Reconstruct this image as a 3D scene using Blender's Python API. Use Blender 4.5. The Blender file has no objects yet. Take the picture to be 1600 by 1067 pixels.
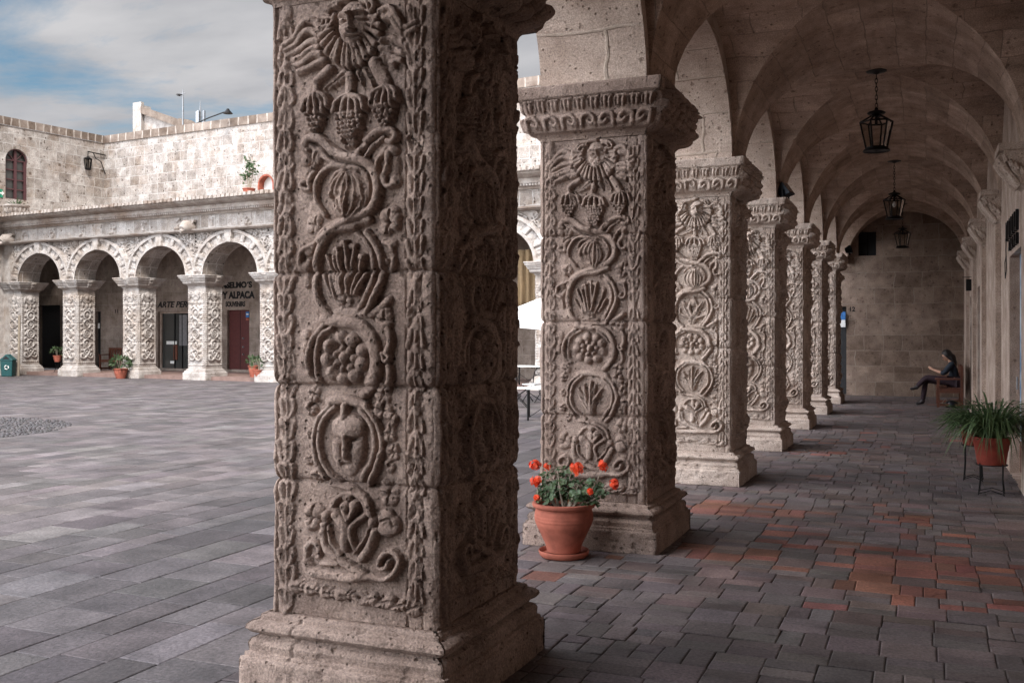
import bpy, bmesh, math, random
import numpy as np
from mathutils import Vector, Matrix

S = bpy.context.scene
COL = S.collection
R = math.radians
# ------------------------------------------------------------------ camera, sky, sun, exposure
FPX, TH, Y0, EYE = 1560.0, R(22.5), 522.7, 1.65
cd = bpy.data.cameras.new('camera'); cam = bpy.data.objects.new('camera', cd); COL.objects.link(cam)
cam.location = (0, 0, EYE); cam.rotation_euler = (R(90), 0, TH)
cd.sensor_width = 36; cd.lens = FPX / 1600 * 36; cd.shift_y = (Y0 - 533.5) / 1600
cd.clip_end = 2000; S.camera = cam
SUN_DIR = Vector((0.42, -0.55, 0.80)).normalized()
sl = bpy.data.lights.new('sun', 'SUN'); sl.energy = 1.8; sl.angle = R(14); sl.color = (1.0, 0.97, 0.93)
sun = bpy.data.objects.new('sun', sl); COL.objects.link(sun)
sun.rotation_euler = SUN_DIR.to_track_quat('Z', 'Y').to_euler()
W = bpy.data.worlds.new('World'); S.world = W; W.use_nodes = True
nt = W.node_tree; N = nt.nodes; L = nt.links; N.clear()
def wn(t, **k):
    n = N.new(t)
    for a, b in k.items(): setattr(n, a, b)
    return n
out = wn('ShaderNodeOutputWorld'); bg = wn('ShaderNodeBackground'); bg.inputs[1].default_value = 0.11
sky = wn('ShaderNodeTexSky', sky_type='NISHITA', sun_disc=False)
sky.sun_elevation = math.asin(SUN_DIR.z); sky.sun_rotation = math.atan2(SUN_DIR.x, SUN_DIR.y)
tc = wn('ShaderNodeTexCoord'); sx = wn('ShaderNodeSeparateXYZ'); L.new(tc.outputs['Generated'], sx.inputs[0])
zz = wn('ShaderNodeMath', operation='ADD'); zz.inputs[1].default_value = 0.12; L.new(sx.outputs[2], zz.inputs[0])
zm = wn('ShaderNodeMath', operation='MAXIMUM'); zm.inputs[1].default_value = 0.04; L.new(zz.outputs[0], zm.inputs[0])
dx = wn('ShaderNodeMath', operation='DIVIDE'); L.new(sx.outputs[0], dx.inputs[0]); L.new(zm.outputs[0], dx.inputs[1])
dy = wn('ShaderNodeMath', operation='DIVIDE'); L.new(sx.outputs[1], dy.inputs[0]); L.new(zm.outputs[0], dy.inputs[1])
cx = wn('ShaderNodeCombineXYZ'); L.new(dx.outputs[0], cx.inputs[0]); L.new(dy.outputs[0], cx.inputs[1])
mp = wn('ShaderNodeMapping'); mp.inputs['Rotation'].default_value = (0, 0, R(-45)); mp.inputs['Scale'].default_value = (0.62, 1.1, 1)
mp.inputs['Location'].default_value = (7.0, -3.0, 0)
L.new(cx.outputs[0], mp.inputs[0])
n1 = wn('ShaderNodeTexNoise'); n1.inputs['Scale'].default_value = 1.5; n1.inputs['Detail'].default_value = 8; n1.inputs['Roughness'].default_value = 0.62
n1.inputs['Distortion'].default_value = 0.35
L.new(mp.outputs[0], n1.inputs['Vector'])
cr = wn('ShaderNodeValToRGB'); cr.color_ramp.elements[0].position = 0.30; cr.color_ramp.elements[1].position = 0.50
L.new(n1.outputs[0], cr.inputs[0])
n2 = wn('ShaderNodeTexNoise'); n2.inputs['Scale'].default_value = 3.0; n2.inputs['Detail'].default_value = 9
L.new(mp.outputs[0], n2.inputs['Vector'])
cr2 = wn('ShaderNodeValToRGB')
cr2.color_ramp.elements[0].position = 0.3; cr2.color_ramp.elements[0].color = (1.35, 1.38, 1.48, 1)
cr2.color_ramp.elements[1].position = 0.7; cr2.color_ramp.elements[1].color = (2.15, 2.13, 2.18, 1)
L.new(n2.outputs[0], cr2.inputs[0])
skm = wn('ShaderNodeMix', data_type='RGBA', blend_type='MULTIPLY'); skm.inputs[0].default_value = 1
skm.inputs[7].default_value = (0.17, 0.29, 0.31, 1); L.new(sky.outputs[0], skm.inputs[6])
mx = wn('ShaderNodeMix', data_type='RGBA'); L.new(cr.outputs[0], mx.inputs[0]); L.new(skm.outputs[2], mx.inputs[6]); L.new(cr2.outputs[0], mx.inputs[7])
# bright lobe added to the unseen sky behind and left, to light the pillars
gd = wn('ShaderNodeVectorMath', operation='DOT_PRODUCT'); L.new(tc.outputs['Generated'], gd.inputs[0]); gd.inputs[1].default_value = Vector((-0.62, -0.62, 0.50)).normalized()
gm = wn('ShaderNodeMapRange', interpolation_type='SMOOTHSTEP'); L.new(gd.outputs['Value'], gm.inputs[0])
for i_, v_ in ((1, 0.28), (2, 0.96), (3, 1.0), (4, 12.0)): gm.inputs[i_].default_value = v_
gx = wn('ShaderNodeVectorMath', operation='SCALE'); L.new(mx.outputs[2], gx.inputs[0]); L.new(gm.outputs[0], gx.inputs['Scale'])
L.new(gx.outputs[0], bg.inputs[0]); L.new(bg.outputs[0], out.inputs[0])
vs = S.view_settings; vs.view_transform = 'Standard'; vs.look = 'None'; vs.exposure = 1.44; vs.gamma = 1.0; vs.use_curve_mapping = False
S.cycles.max_bounces = 8; S.cycles.diffuse_bounces = 5; S.cycles.transparent_max_bounces = 12
S.cycles.use_adaptive_sampling = True

def at(px, py, O, n):
    a = (px - 800) / FPX; b = (Y0 - py) / FPX; c, s = math.cos(TH), math.sin(TH)
    r = Vector((a * c - s, a * s + c, b)); C = Vector((0, 0, EYE)); n = Vector(n)
    return C + r * ((Vector(O) - C).dot(n) / r.dot(n))

# ------------------------------------------------------------------ materials
class NB:
    def __init__(s, name):
        s.m = bpy.data.materials.new(name); s.m.use_nodes = True; s.t = s.m.node_tree; s.t.nodes.clear()
        s.o = s.n('ShaderNodeOutputMaterial'); s.b = s.n('ShaderNodeBsdfPrincipled'); s.l(s.b.outputs[0], s.o.inputs[0])
    def n(s, t, **k):
        x = s.t.nodes.new(t)
        for a, b in k.items(): setattr(x, a, b)
        return x
    def l(s, a, b): s.t.links.new(a, b)
    def noise(s, vec, scale, detail=5, rough=0.6):
        x = s.n('ShaderNodeTexNoise'); x.inputs['Scale'].default_value = scale; x.inputs['Detail'].default_value = detail
        x.inputs['Roughness'].default_value = rough; s.l(vec, x.inputs['Vector']); return x.outputs[0]
    def ramp(s, v, stops):
        x = s.n('ShaderNodeValToRGB'); e = x.color_ramp.elements
        while len(e) < len(stops): e.new(0.5)
        for i, (p, c) in enumerate(stops):
            e[i].position = p; e[i].color = (c, c, c, 1) if isinstance(c, (int, float)) else (*c, 1)
        s.l(v, x.inputs[0]); return x.outputs[0]
    def mix(s, f, a, b, mode='MIX'):
        x = s.n('ShaderNodeMix', data_type='RGBA', blend_type=mode)
        for v, i in ((f, 0), (a, 6), (b, 7)):
            if isinstance(v, (int, float)): x.inputs[i].default_value = v
            elif isinstance(v, tuple): x.inputs[i].default_value = (*v, 1)
            else: s.l(v, x.inputs[i])
        return x.outputs[2]
    def math(s, op, a, b=None):
        x = s.n('ShaderNodeMath', operation=op)
        for v, i in ((a, 0), (b, 1)):
            if v is None: continue
            if isinstance(v, (int, float)): x.inputs[i].default_value = v
            else: s.l(v, x.inputs[i])
        return x.outputs[0]
    def bump(s, h, strength, dist):
        x = s.n('ShaderNodeBump'); x.inputs['Strength'].default_value = strength; x.inputs['Distance'].default_value = dist
        s.l(h, x.inputs['Height']); s.l(x.outputs[0], s.b.inputs['Normal'])
    def fin(s, col, rough=0.85, metal=0.0, spec=0.3):
        if isinstance(col, tuple): s.b.inputs['Base Color'].default_value = (*col, 1)
        else: s.l(col, s.b.inputs['Base Color'])
        s.b.inputs['Roughness'].default_value = rough; s.b.inputs['Metallic'].default_value = metal
        s.b.inputs['Specular IOR Level'].default_value = spec
        return s.m

def stone(name, c1, c2, pit=26.0, pitamt=0.35, bump=0.6, brick=None, mortar=(0.4, 0.36, 0.32), msize=0.012, vary=0.35,
          uv=False, stain=(0.5, 0.42, 0.36), staina=0.5, grain=90, streak=None, wear=0.0):
    b = NB(name); t = b.n('ShaderNodeTexCoord'); V = t.outputs['Object']
    info = b.n('ShaderNodeObjectInfo'); ad = b.n('ShaderNodeVectorMath', operation='MULTIPLY_ADD')
    cmb = b.n('ShaderNodeCombineXYZ')
    for i in range(3): b.l(info.outputs['Random'], cmb.inputs[i])
    b.l(cmb.outputs[0], ad.inputs[0]); ad.inputs[1].default_value = (31, 17, 23); b.l(V, ad.inputs[2]); V = ad.outputs[0]
    nz = b.noise(V, 3.2, 7, 0.62)
    col = b.mix(b.ramp(nz, [(0.32, 0.0), (0.68, 1.0)]), c1, c2)
    gr = b.noise(V, grain, 3, 0.7)
    col = b.mix(0.85, col, b.ramp(gr, [(0.28, 0.42), (0.72, 1.42)]), 'MULTIPLY')
    st = b.ramp(b.noise(V, 0.9, 5, 0.65), [(0.46, 0.0), (0.68, 1.0)])
    col = b.mix(b.math('MULTIPLY', st, staina), col, b.mix(1.0, col, stain, 'MULTIPLY'))
    hgt = b.math('MULTIPLY', gr, 0.75)
    hgt = b.math('ADD', hgt, b.math('MULTIPLY', b.noise(V, 22, 4, 0.6), 0.7))
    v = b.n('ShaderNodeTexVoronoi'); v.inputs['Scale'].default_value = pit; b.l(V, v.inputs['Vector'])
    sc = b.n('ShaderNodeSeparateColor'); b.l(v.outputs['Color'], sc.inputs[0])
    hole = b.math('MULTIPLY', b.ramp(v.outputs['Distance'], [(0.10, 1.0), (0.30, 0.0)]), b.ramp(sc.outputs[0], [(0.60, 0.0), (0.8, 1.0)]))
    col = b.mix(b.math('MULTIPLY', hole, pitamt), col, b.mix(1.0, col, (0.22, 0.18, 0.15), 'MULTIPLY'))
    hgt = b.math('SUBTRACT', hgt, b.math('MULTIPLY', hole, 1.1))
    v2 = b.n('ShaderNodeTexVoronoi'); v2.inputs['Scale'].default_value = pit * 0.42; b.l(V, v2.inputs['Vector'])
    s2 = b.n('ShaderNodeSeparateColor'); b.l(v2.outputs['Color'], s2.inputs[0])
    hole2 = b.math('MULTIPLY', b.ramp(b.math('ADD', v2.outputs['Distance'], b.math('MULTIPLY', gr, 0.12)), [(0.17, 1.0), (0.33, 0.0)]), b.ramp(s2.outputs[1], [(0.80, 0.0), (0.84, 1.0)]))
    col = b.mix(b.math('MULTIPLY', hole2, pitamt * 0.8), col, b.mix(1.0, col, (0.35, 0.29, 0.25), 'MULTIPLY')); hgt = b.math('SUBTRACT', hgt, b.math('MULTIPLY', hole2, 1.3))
    if wear:
        wz = b.ramp(b.math('ADD', b.math('MULTIPLY', b.noise(V, 5.5, 6, 0.7), 0.7), b.math('MULTIPLY', gr, 0.3)), [(0.55, 0.0), (0.66, 1.0)])
        col = b.mix(b.math('MULTIPLY', wz, wear), col, b.mix(1.0, c2, (1.35, 1.35, 1.35), 'MULTIPLY'))
    if streak:
        smp = b.n('ShaderNodeMapping'); smp.inputs['Scale'].default_value = streak; b.l(t.outputs['UV'] if len(streak) == 3 and brick else V, smp.inputs[0])
        sn = b.noise(smp.outputs[0], 1.0, 6, 0.65); col = b.mix(1.0, col, b.ramp(sn, [(0.28, 0.72), (0.48, 1.0), (0.70, 1.18)]), 'MULTIPLY'); hgt = b.math('ADD', hgt, b.math('MULTIPLY', sn, 1.2))
    if brick:
        bw, bh = brick; br = b.n('ShaderNodeTexBrick'); b.l(t.outputs['UV'], br.inputs['Vector'])
        wob = b.n('ShaderNodeVectorMath', operation='MULTIPLY_ADD'); nzc = b.n('ShaderNodeTexNoise'); nzc.inputs['Scale'].default_value = 2.2
        b.l(t.outputs['UV'], nzc.inputs['Vector']); b.l(nzc.outputs['Color'], wob.inputs[0]); wob.inputs[1].default_value = (0.16, 0.08, 0.0)
        b.l(t.outputs['UV'], wob.inputs[2]); b.l(wob.outputs[0], br.inputs['Vector'])
        br.inputs['Scale'].default_value = 1.0; br.inputs['Brick Width'].default_value = bw; br.inputs['Row Height'].default_value = bh
        br.inputs['Mortar Size'].default_value = msize; br.inputs['Mortar Smooth'].default_value = 0.6
        br.inputs['Color1'].default_value = (1 - vary, 1 - vary * 1.1, 1 - vary * 1.2, 1); br.inputs['Color2'].default_value = (1.15, 1.15, 1.15, 1); br.inputs['Mortar'].default_value = (1, 1, 1, 1)
        br.offset = 0.43; br.squash = 0.7; br.squash_frequency = 3
        col = b.mix(1.0, col, br.outputs['Color'], 'MULTIPLY')
        mf = b.math('MULTIPLY', br.outputs['Fac'], b.ramp(b.noise(V, 5, 4), [(0.35, 0.25), (0.6, 1.0)]))
        col = b.mix(b.math('MULTIPLY', mf, 0.75), col, mortar)
        hgt = b.math('SUBTRACT', hgt, b.math('MULTIPLY', mf, 1.4))
    b.bump(hgt, bump, 0.012)
    return b.fin(col, 0.92, 0, 0.15)

def plain(name, c, rough=0.6, metal=0.0, spec=0.4, var=0.25, scale=14, bump=0.15):
    b = NB(name); V = b.n('ShaderNodeTexCoord').outputs['Object']
    n = b.noise(V, scale, 5); col = b.mix(1.0, c, b.ramp(n, [(0.25, 1 - var), (0.75, 1 + var)]), 'MULTIPLY')
    if bump: b.bump(n, bump, 0.01)
    return b.fin(col, rough, metal, spec)

def tinted(name, rough=0.8, grain=60, bump=0.5, spec=0.3, wear=0.35):
    b = NB(name); V = b.n('ShaderNodeTexCoord').outputs['Object']
    at_ = b.n('ShaderNodeAttribute', attribute_name='tint')
    n = b.noise(V, grain, 5, 0.65); n2 = b.noise(V, 2.4, 6, 0.65)
    col = b.mix(1.0, at_.outputs['Color'], b.ramp(n, [(0.28, 0.55), (0.72, 1.42)]), 'MULTIPLY')
    col = b.mix(1.0, col, b.ramp(n2, [(0.28, 1 - wear), (0.7, 1 + wear * 0.6)]), 'MULTIPLY')
    b.bump(b.math('ADD', b.math('MULTIPLY', n, 0.4), b.noise(V, 11, 5, 0.6)), bump, 0.012)
    r = b.ramp(n2, [(0.3, rough - 0.12), (0.7, min(1, rough + 0.1))]); b.l(r, b.b.inputs['Roughness'])
    m = b.fin(col, rough, 0, spec); b.l(r, b.b.inputs['Roughness']); return m

def leafmat(name, c1, c2, trans=0.25):
    b = NB(name); V = b.n('ShaderNodeTexCoord').outputs['Object']
    col = b.mix(b.ramp(b.noise(V, 9, 3), [(0.35, 0.0), (0.65, 1.0)]), c1, c2)
    m = b.fin(col, 0.5, 0, 0.4)
    tr = b.n('ShaderNodeBsdfTranslucent'); b.l(col, tr.inputs[0]); ms = b.n('ShaderNodeMixShader'); ms.inputs[0].default_value = trans
    b.l(b.b.outputs[0], ms.inputs[1]); b.l(tr.outputs[0], ms.inputs[2]); b.l(ms.outputs[0], b.o.inputs[0]); return m

M = {}
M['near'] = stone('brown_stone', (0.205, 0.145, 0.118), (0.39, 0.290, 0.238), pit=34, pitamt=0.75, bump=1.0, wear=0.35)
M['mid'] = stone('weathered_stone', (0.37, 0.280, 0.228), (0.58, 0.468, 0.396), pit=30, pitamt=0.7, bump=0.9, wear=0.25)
M['vault'] = stone('vault_stone', (0.34, 0.240, 0.185), (0.52, 0.388, 0.310), pit=16, pitamt=0.7, bump=0.7, brick=(0.74, 0.31), mortar=(0.22, 0.16, 0.125), msize=0.007, vary=0.17, streak=(1.6, 6.5, 1.0))
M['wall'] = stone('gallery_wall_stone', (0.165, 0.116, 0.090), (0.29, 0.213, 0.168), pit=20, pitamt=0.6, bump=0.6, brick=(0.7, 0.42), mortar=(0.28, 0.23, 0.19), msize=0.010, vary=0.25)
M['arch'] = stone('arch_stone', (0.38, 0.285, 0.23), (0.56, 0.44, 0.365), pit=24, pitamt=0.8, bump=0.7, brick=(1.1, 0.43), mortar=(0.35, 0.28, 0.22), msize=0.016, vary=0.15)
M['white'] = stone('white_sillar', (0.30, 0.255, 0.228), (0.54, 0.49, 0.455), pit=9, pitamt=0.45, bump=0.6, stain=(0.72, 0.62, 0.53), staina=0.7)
M['whitewall'] = stone('white_sillar_blocks', (0.30, 0.263, 0.24), (0.53, 0.488, 0.458), pit=6.5, pitamt=1.2, bump=0.8, brick=(0.62, 0.46), mortar=(0.52, 0.48, 0.45), msize=0.022, vary=0.26, stain=(0.66, 0.55, 0.46), staina=0.8, grain=30)
M['corn'] = stone('shade_toned_cornice', (0.30, 0.248, 0.213), (0.53, 0.465, 0.42), pit=9, pitamt=0.5, bump=0.7, stain=(0.6, 0.48, 0.4), staina=0.8)  # browner than the white stone: the cornice's shade is put into its colour
M['coping'] = stone('brown_coping', (0.20, 0.155, 0.13), (0.34, 0.28, 0.24), pit=5, brick=(0.55, 2.0), mortar=(0.52, 0.46, 0.41), msize=0.05, vary=0.45)
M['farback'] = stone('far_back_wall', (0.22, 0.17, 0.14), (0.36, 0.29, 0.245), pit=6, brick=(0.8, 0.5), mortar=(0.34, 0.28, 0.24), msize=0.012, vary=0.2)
M['iron'] = plain('black_iron', (0.012, 0.011, 0.011), 0.55, 0.6, 0.4)
M['dark'] = plain('dark_opening', (0.012, 0.011, 0.012), 0.7)
M['terracotta'] = plain('terracotta', (0.29, 0.087, 0.056), 0.8, 0, 0.2, 0.42, 7, 0.35)
M['terradark'] = plain('painted_red_pot', (0.20, 0.035, 0.022), 0.6, 0, 0.3, 0.3, 12, 0.2)
M['soil'] = plain('soil', (0.03, 0.022, 0.016), 0.95, 0, 0.1, 0.4, 60, 0.8)
M['leaf'] = leafmat('geranium_leaf', (0.04, 0.075, 0.03), (0.10, 0.14, 0.065))
M['fern'] = leafmat('strap_leaf', (0.04, 0.075, 0.028), (0.11, 0.16, 0.065))
M['petal'] = leafmat('red_petal', (0.66, 0.042, 0.012), (0.86, 0.12, 0.035), 0.3)
M['stem'] = plain('plant_stem', (0.26, 0.21, 0.16), 0.8)
M['wood'] = plain('red_brown_wood', (0.13, 0.045, 0.026), 0.55, 0, 0.35, 0.35, 18, 0.2)
M['doorred'] = plain('oxblood_door', (0.085, 0.022, 0.02), 0.55, 0, 0.3, 0.2, 8, 0.1)
M['skin'] = plain('skin', (0.50, 0.28, 0.19), 0.55, 0, 0.35, 0.08, 20, 0)
M['hair'] = plain('dark_hair', (0.018, 0.012, 0.010), 0.5, 0, 0.5, 0.5, 60, 0.6)
M['jacket'] = plain('navy_jacket', (0.022, 0.028, 0.040), 0.75, 0, 0.3, 0.3, 30, 0.4)
M['trousers'] = plain('plum_trousers', (0.035, 0.020, 0.026), 0.8, 0, 0.25, 0.3, 30, 0.4)
M['boot'] = plain('black_boot', (0.018, 0.012, 0.012), 0.5)
M['phone'] = plain('black_plastic', (0.01, 0.01, 0.012), 0.3)
M['green'] = plain('green_plastic', (0.010, 0.065, 0.066), 0.5)
M['signgreen'] = plain('exit_green', (0.01, 0.22, 0.12), 0.5)
M['whitepaint'] = plain('white_paint', (0.72, 0.70, 0.67), 0.6, 0, 0.3, 0.08)
M['cloth'] = plain('white_canvas', (0.66, 0.65, 0.64), 0.9, 0, 0.1, 0.05)
M['ochre'] = plain('ochre_canvas', (0.22, 0.15, 0.085), 0.9, 0, 0.1, 0.2)
M['steel'] = plain('grey_steel', (0.25, 0.25, 0.26), 0.45, 0.7)
M['poster'] = None
M['blue'] = plain('blue_sign', (0.03, 0.13, 0.34), 0.5)
M['plaster'] = stone('streaked_plaster', (0.34, 0.25, 0.20), (0.58, 0.465, 0.39), pit=14, pitamt=0.4, bump=0.6, streak=(5.0, 7.0, 0.55))
M['floor_in'] = tinted('gallery_pavers', 0.72, 55, 0.7, 0.3, 0.5)
M['floor_out'] = tinted('courtyard_slabs', 0.68, 45, 0.6, 0.3, 0.5)
M['mortar'] = plain('floor_joint', (0.05, 0.042, 0.04), 0.95)
M['pebble'] = tinted('dark_cobbles', 0.6, 40, 0.4)
M['urn'] = M['white']
gb = NB('lamp_glass'); gb.b.inputs['Transmission Weight'].default_value = 1.0; gb.b.inputs['IOR'].default_value = 1.08
M['glass'] = gb.fin((0.80, 0.78, 0.74), 0.12, 0, 0.5)
sg = NB('shop_glass'); M['shopglass'] = sg.fin((0.045, 0.045, 0.042), 0.08, 0, 0.6)
pb = NB('blue_poster'); pv = pb.n('ShaderNodeTexCoord').outputs['Object']
pm = pb.mix(pb.ramp(pb.noise(pv, 4.5, 4, 0.6), [(0.42, 0.0), (0.6, 1.0)]), (0.05, 0.20, 0.38), (0.55, 0.64, 0.70))
M['poster'] = pb.fin(pm, 0.4)

# ------------------------------------------------------------------ object helpers
def link(name, mesh, mat=None, parent=None):
    o = bpy.data.objects.new(name, mesh); COL.objects.link(o)
    if mat is not None and len(mesh.materials) == 0: mesh.materials.append(mat)
    if parent: o.parent = parent
    return o
def tag(o, label=None, cat=None, group=None, kind=None):
    for k, v in (('label', label), ('category', cat), ('group', group), ('kind', kind)):
        if v: o[k] = v
    return o
def thing(name, label, cat, loc=(0, 0, 0), rz=0.0, group=None):
    o = bpy.data.objects.new(name, None); COL.objects.link(o); o.location = loc; o.rotation_euler = (0, 0, rz)
    o.empty_display_size = 0.1
    return tag(o, label, cat, group)
def copy_tree(o, parent=None):
    c = o.copy(); COL.objects.link(c)
    if parent: c.parent = parent
    for ch in [x for x in bpy.data.objects if x.parent == o and x != c]: copy_tree(ch, c)
    return c

class MB:
    def __init__(s): s.v = []; s.f = []; s.uv = []; s.tint = []
    def add(s, vs, fs, uvs=None, tint=None):
        k = len(s.v); s.v += [tuple(p) for p in vs]
        for i, f in enumerate(fs):
            s.f.append([k + j for j in f]); s.uv.append(uvs[i] if uvs else None); s.tint.append(tint)
    def quad(s, a, b, c, d, uv=None, tint=None): s.add([a, b, c, d], [(0, 1, 2, 3)], [uv] if uv else None, tint)
    def box(s, x0, x1, y0, y1, z0, z1, bev=0.0, tint=None, skip=()):
        P = lambda x, y, z: (x, y, z)
        F = {'-y': ((x0, y0, z0), (x1, y0, z0), (x1, y0, z1), (x0, y0, z1)), '+x': ((x1, y0, z0), (x1, y1, z0), (x1, y1, z1), (x1, y0, z1)),
             '+y': ((x1, y1, z0), (x0, y1, z0), (x0, y1, z1), (x1, y1, z1)), '-x': ((x0, y1, z0), (x0, y0, z0), (x0, y0, z1), (x0, y1, z1)),
             '+z': ((x0, y0, z1), (x1, y0, z1), (x1, y1, z1), (x0, y1, z1)), '-z': ((x0, y1, z0), (x1, y1, z0), (x1, y0, z0), (x0, y0, z0))}
        for k, q in F.items():
            if k in skip: continue
            if 'y' in k: uv = [(p[0], p[2]) for p in q]
            elif 'x' in k: uv = [(p[1], p[2]) for p in q]
            else: uv = [(p[0], p[1]) for p in q]
            s.quad(*q, uv=uv, tint=tint)
        return s
    def tube(s, pts, rad, n=8, cap=True):
        pts = [Vector(p) for p in pts]; m = len(pts); rad = [rad] * m if isinstance(rad, (int, float)) else rad
        k = len(s.v); up = None
        for i, p in enumerate(pts):
            d = (pts[min(i + 1, m - 1)] - pts[max(i - 1, 0)]).normalized()
            if up is None: up = d.orthogonal().normalized()
            up = (up - d * up.dot(d)); up = up.normalized() if up.length > 1e-5 else d.orthogonal().normalized()
            w = d.cross(up)
            for j in range(n):
                a = 2 * math.pi * j / n; s.v.append(tuple(p + (up * math.cos(a) + w * math.sin(a)) * rad[i]))
        for i in range(m - 1):
            for j in range(n):
                a, b = k + i * n + j, k + i * n + (j + 1) % n
                s.f.append([a, b, b + n, a + n]); s.uv.append(None); s.tint.append(None)
        if cap:
            s.f.append([k + j for j in range(n)][::-1]); s.f.append([k + (m - 1) * n + j for j in range(n)])
            s.uv += [None, None]; s.tint += [None, None]
        return s
    def lathe(s, prof, n=32, c=(0, 0, 0), ph=0.0):
        k = len(s.v); m = len(prof)
        for r, z in prof:
            for j in range(n):
                a = 2 * math.pi * j / n + ph; s.v.append((c[0] + r * math.cos(a), c[1] + r * math.sin(a), c[2] + z))
        for i in range(m - 1):
            for j in range(n):
                a, b = k + i * n + j, k + i * n + (j + 1) % n
                s.f.append([a, b, b + n, a + n]); s.uv.append(None); s.tint.append(None)
        return s
    def build(s, name, mat, parent=None, smooth=False, ang=None):
        me = bpy.data.meshes.new(name); me.from_pydata(s.v, [], s.f)
        if any(u is not None for u in s.uv):
            ul = me.uv_layers.new(name='UVMap'); i = 0
            for f, u in zip(s.f, s.uv):
                for j in range(len(f)):
                    if u is not None: ul.data[i].uv = u[j]
                    i += 1
        if any(t is not None for t in s.tint):
            ca = me.color_attributes.new('tint', 'FLOAT_COLOR', 'CORNER'); i = 0; arr = []
            for f, t in zip(s.f, s.tint):
                for j in range(len(f)): arr += [*(t or (0.2, 0.2, 0.2)), 1.0]
            ca.data.foreach_set('color', arr)
        if smooth: me.polygons.foreach_set('use_smooth', [True] * len(me.polygons))
        me.update()
        if smooth and ang:
            bm = bmesh.new(); bm.from_mesh(me)
            for e in bm.edges:
                if len(e.link_faces) == 2 and e.calc_face_angle(0) > R(ang): e.smooth = False
            bm.to_mesh(me); bm.free()
        return link(name, me, mat, parent)

def bevelled(o, w=0.01, seg=2):
    m = o.modifiers.new('bevel', 'BEVEL'); m.width = w; m.segments = seg; m.limit_method = 'ANGLE'; m.angle_limit = R(40); return o

def text_mesh(name, body, size, mat, parent, loc, rot, shear=0.0, off=0.0, extr=0.004, sx=1.0, align='LEFT'):
    c = bpy.data.curves.new(name, 'FONT'); c.body = body; c.size = size; c.shear = shear; c.offset = off; c.extrude = extr; c.align_x = align
    t = bpy.data.objects.new(name + '_tmp', c); COL.objects.link(t)
    dg = bpy.context.evaluated_depsgraph_get(); me = bpy.data.meshes.new_from_object(t.evaluated_get(dg))
    bpy.data.objects.remove(t); bpy.data.curves.remove(c); me.materials.clear()
    o = link(name, me, mat, parent); o.location = loc; o.rotation_euler = rot; o.scale = (sx, 1, 1); return o

# ------------------------------------------------------------------ numpy noise
def vnoise(u, v, sc, seed):
    r = np.random.default_rng(seed); T = r.random((64, 64)); x = u * sc + 1000; y = v * sc + 1000
    xi = np.floor(x).astype(int); yi = np.floor(y).astype(int); fx = x - xi; fy = y - yi
    fx = fx * fx * (3 - 2 * fx); fy = fy * fy * (3 - 2 * fy)
    a = T[xi % 64, yi % 64]; b = T[(xi + 1) % 64, yi % 64]; c = T[xi % 64, (yi + 1) % 64]; d = T[(xi + 1) % 64, (yi + 1) % 64]
    return (a * (1 - fx) + b * fx) * (1 - fy) + (c * (1 - fx) + d * fx) * fy - 0.5
def fbm(u, v, sc, seed, o=4):
    s = 0; a = 1.0
    for i in range(o): s = s + a * vnoise(u, v, sc * 2 ** i, seed + i); a *= 0.5
    return s

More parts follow.
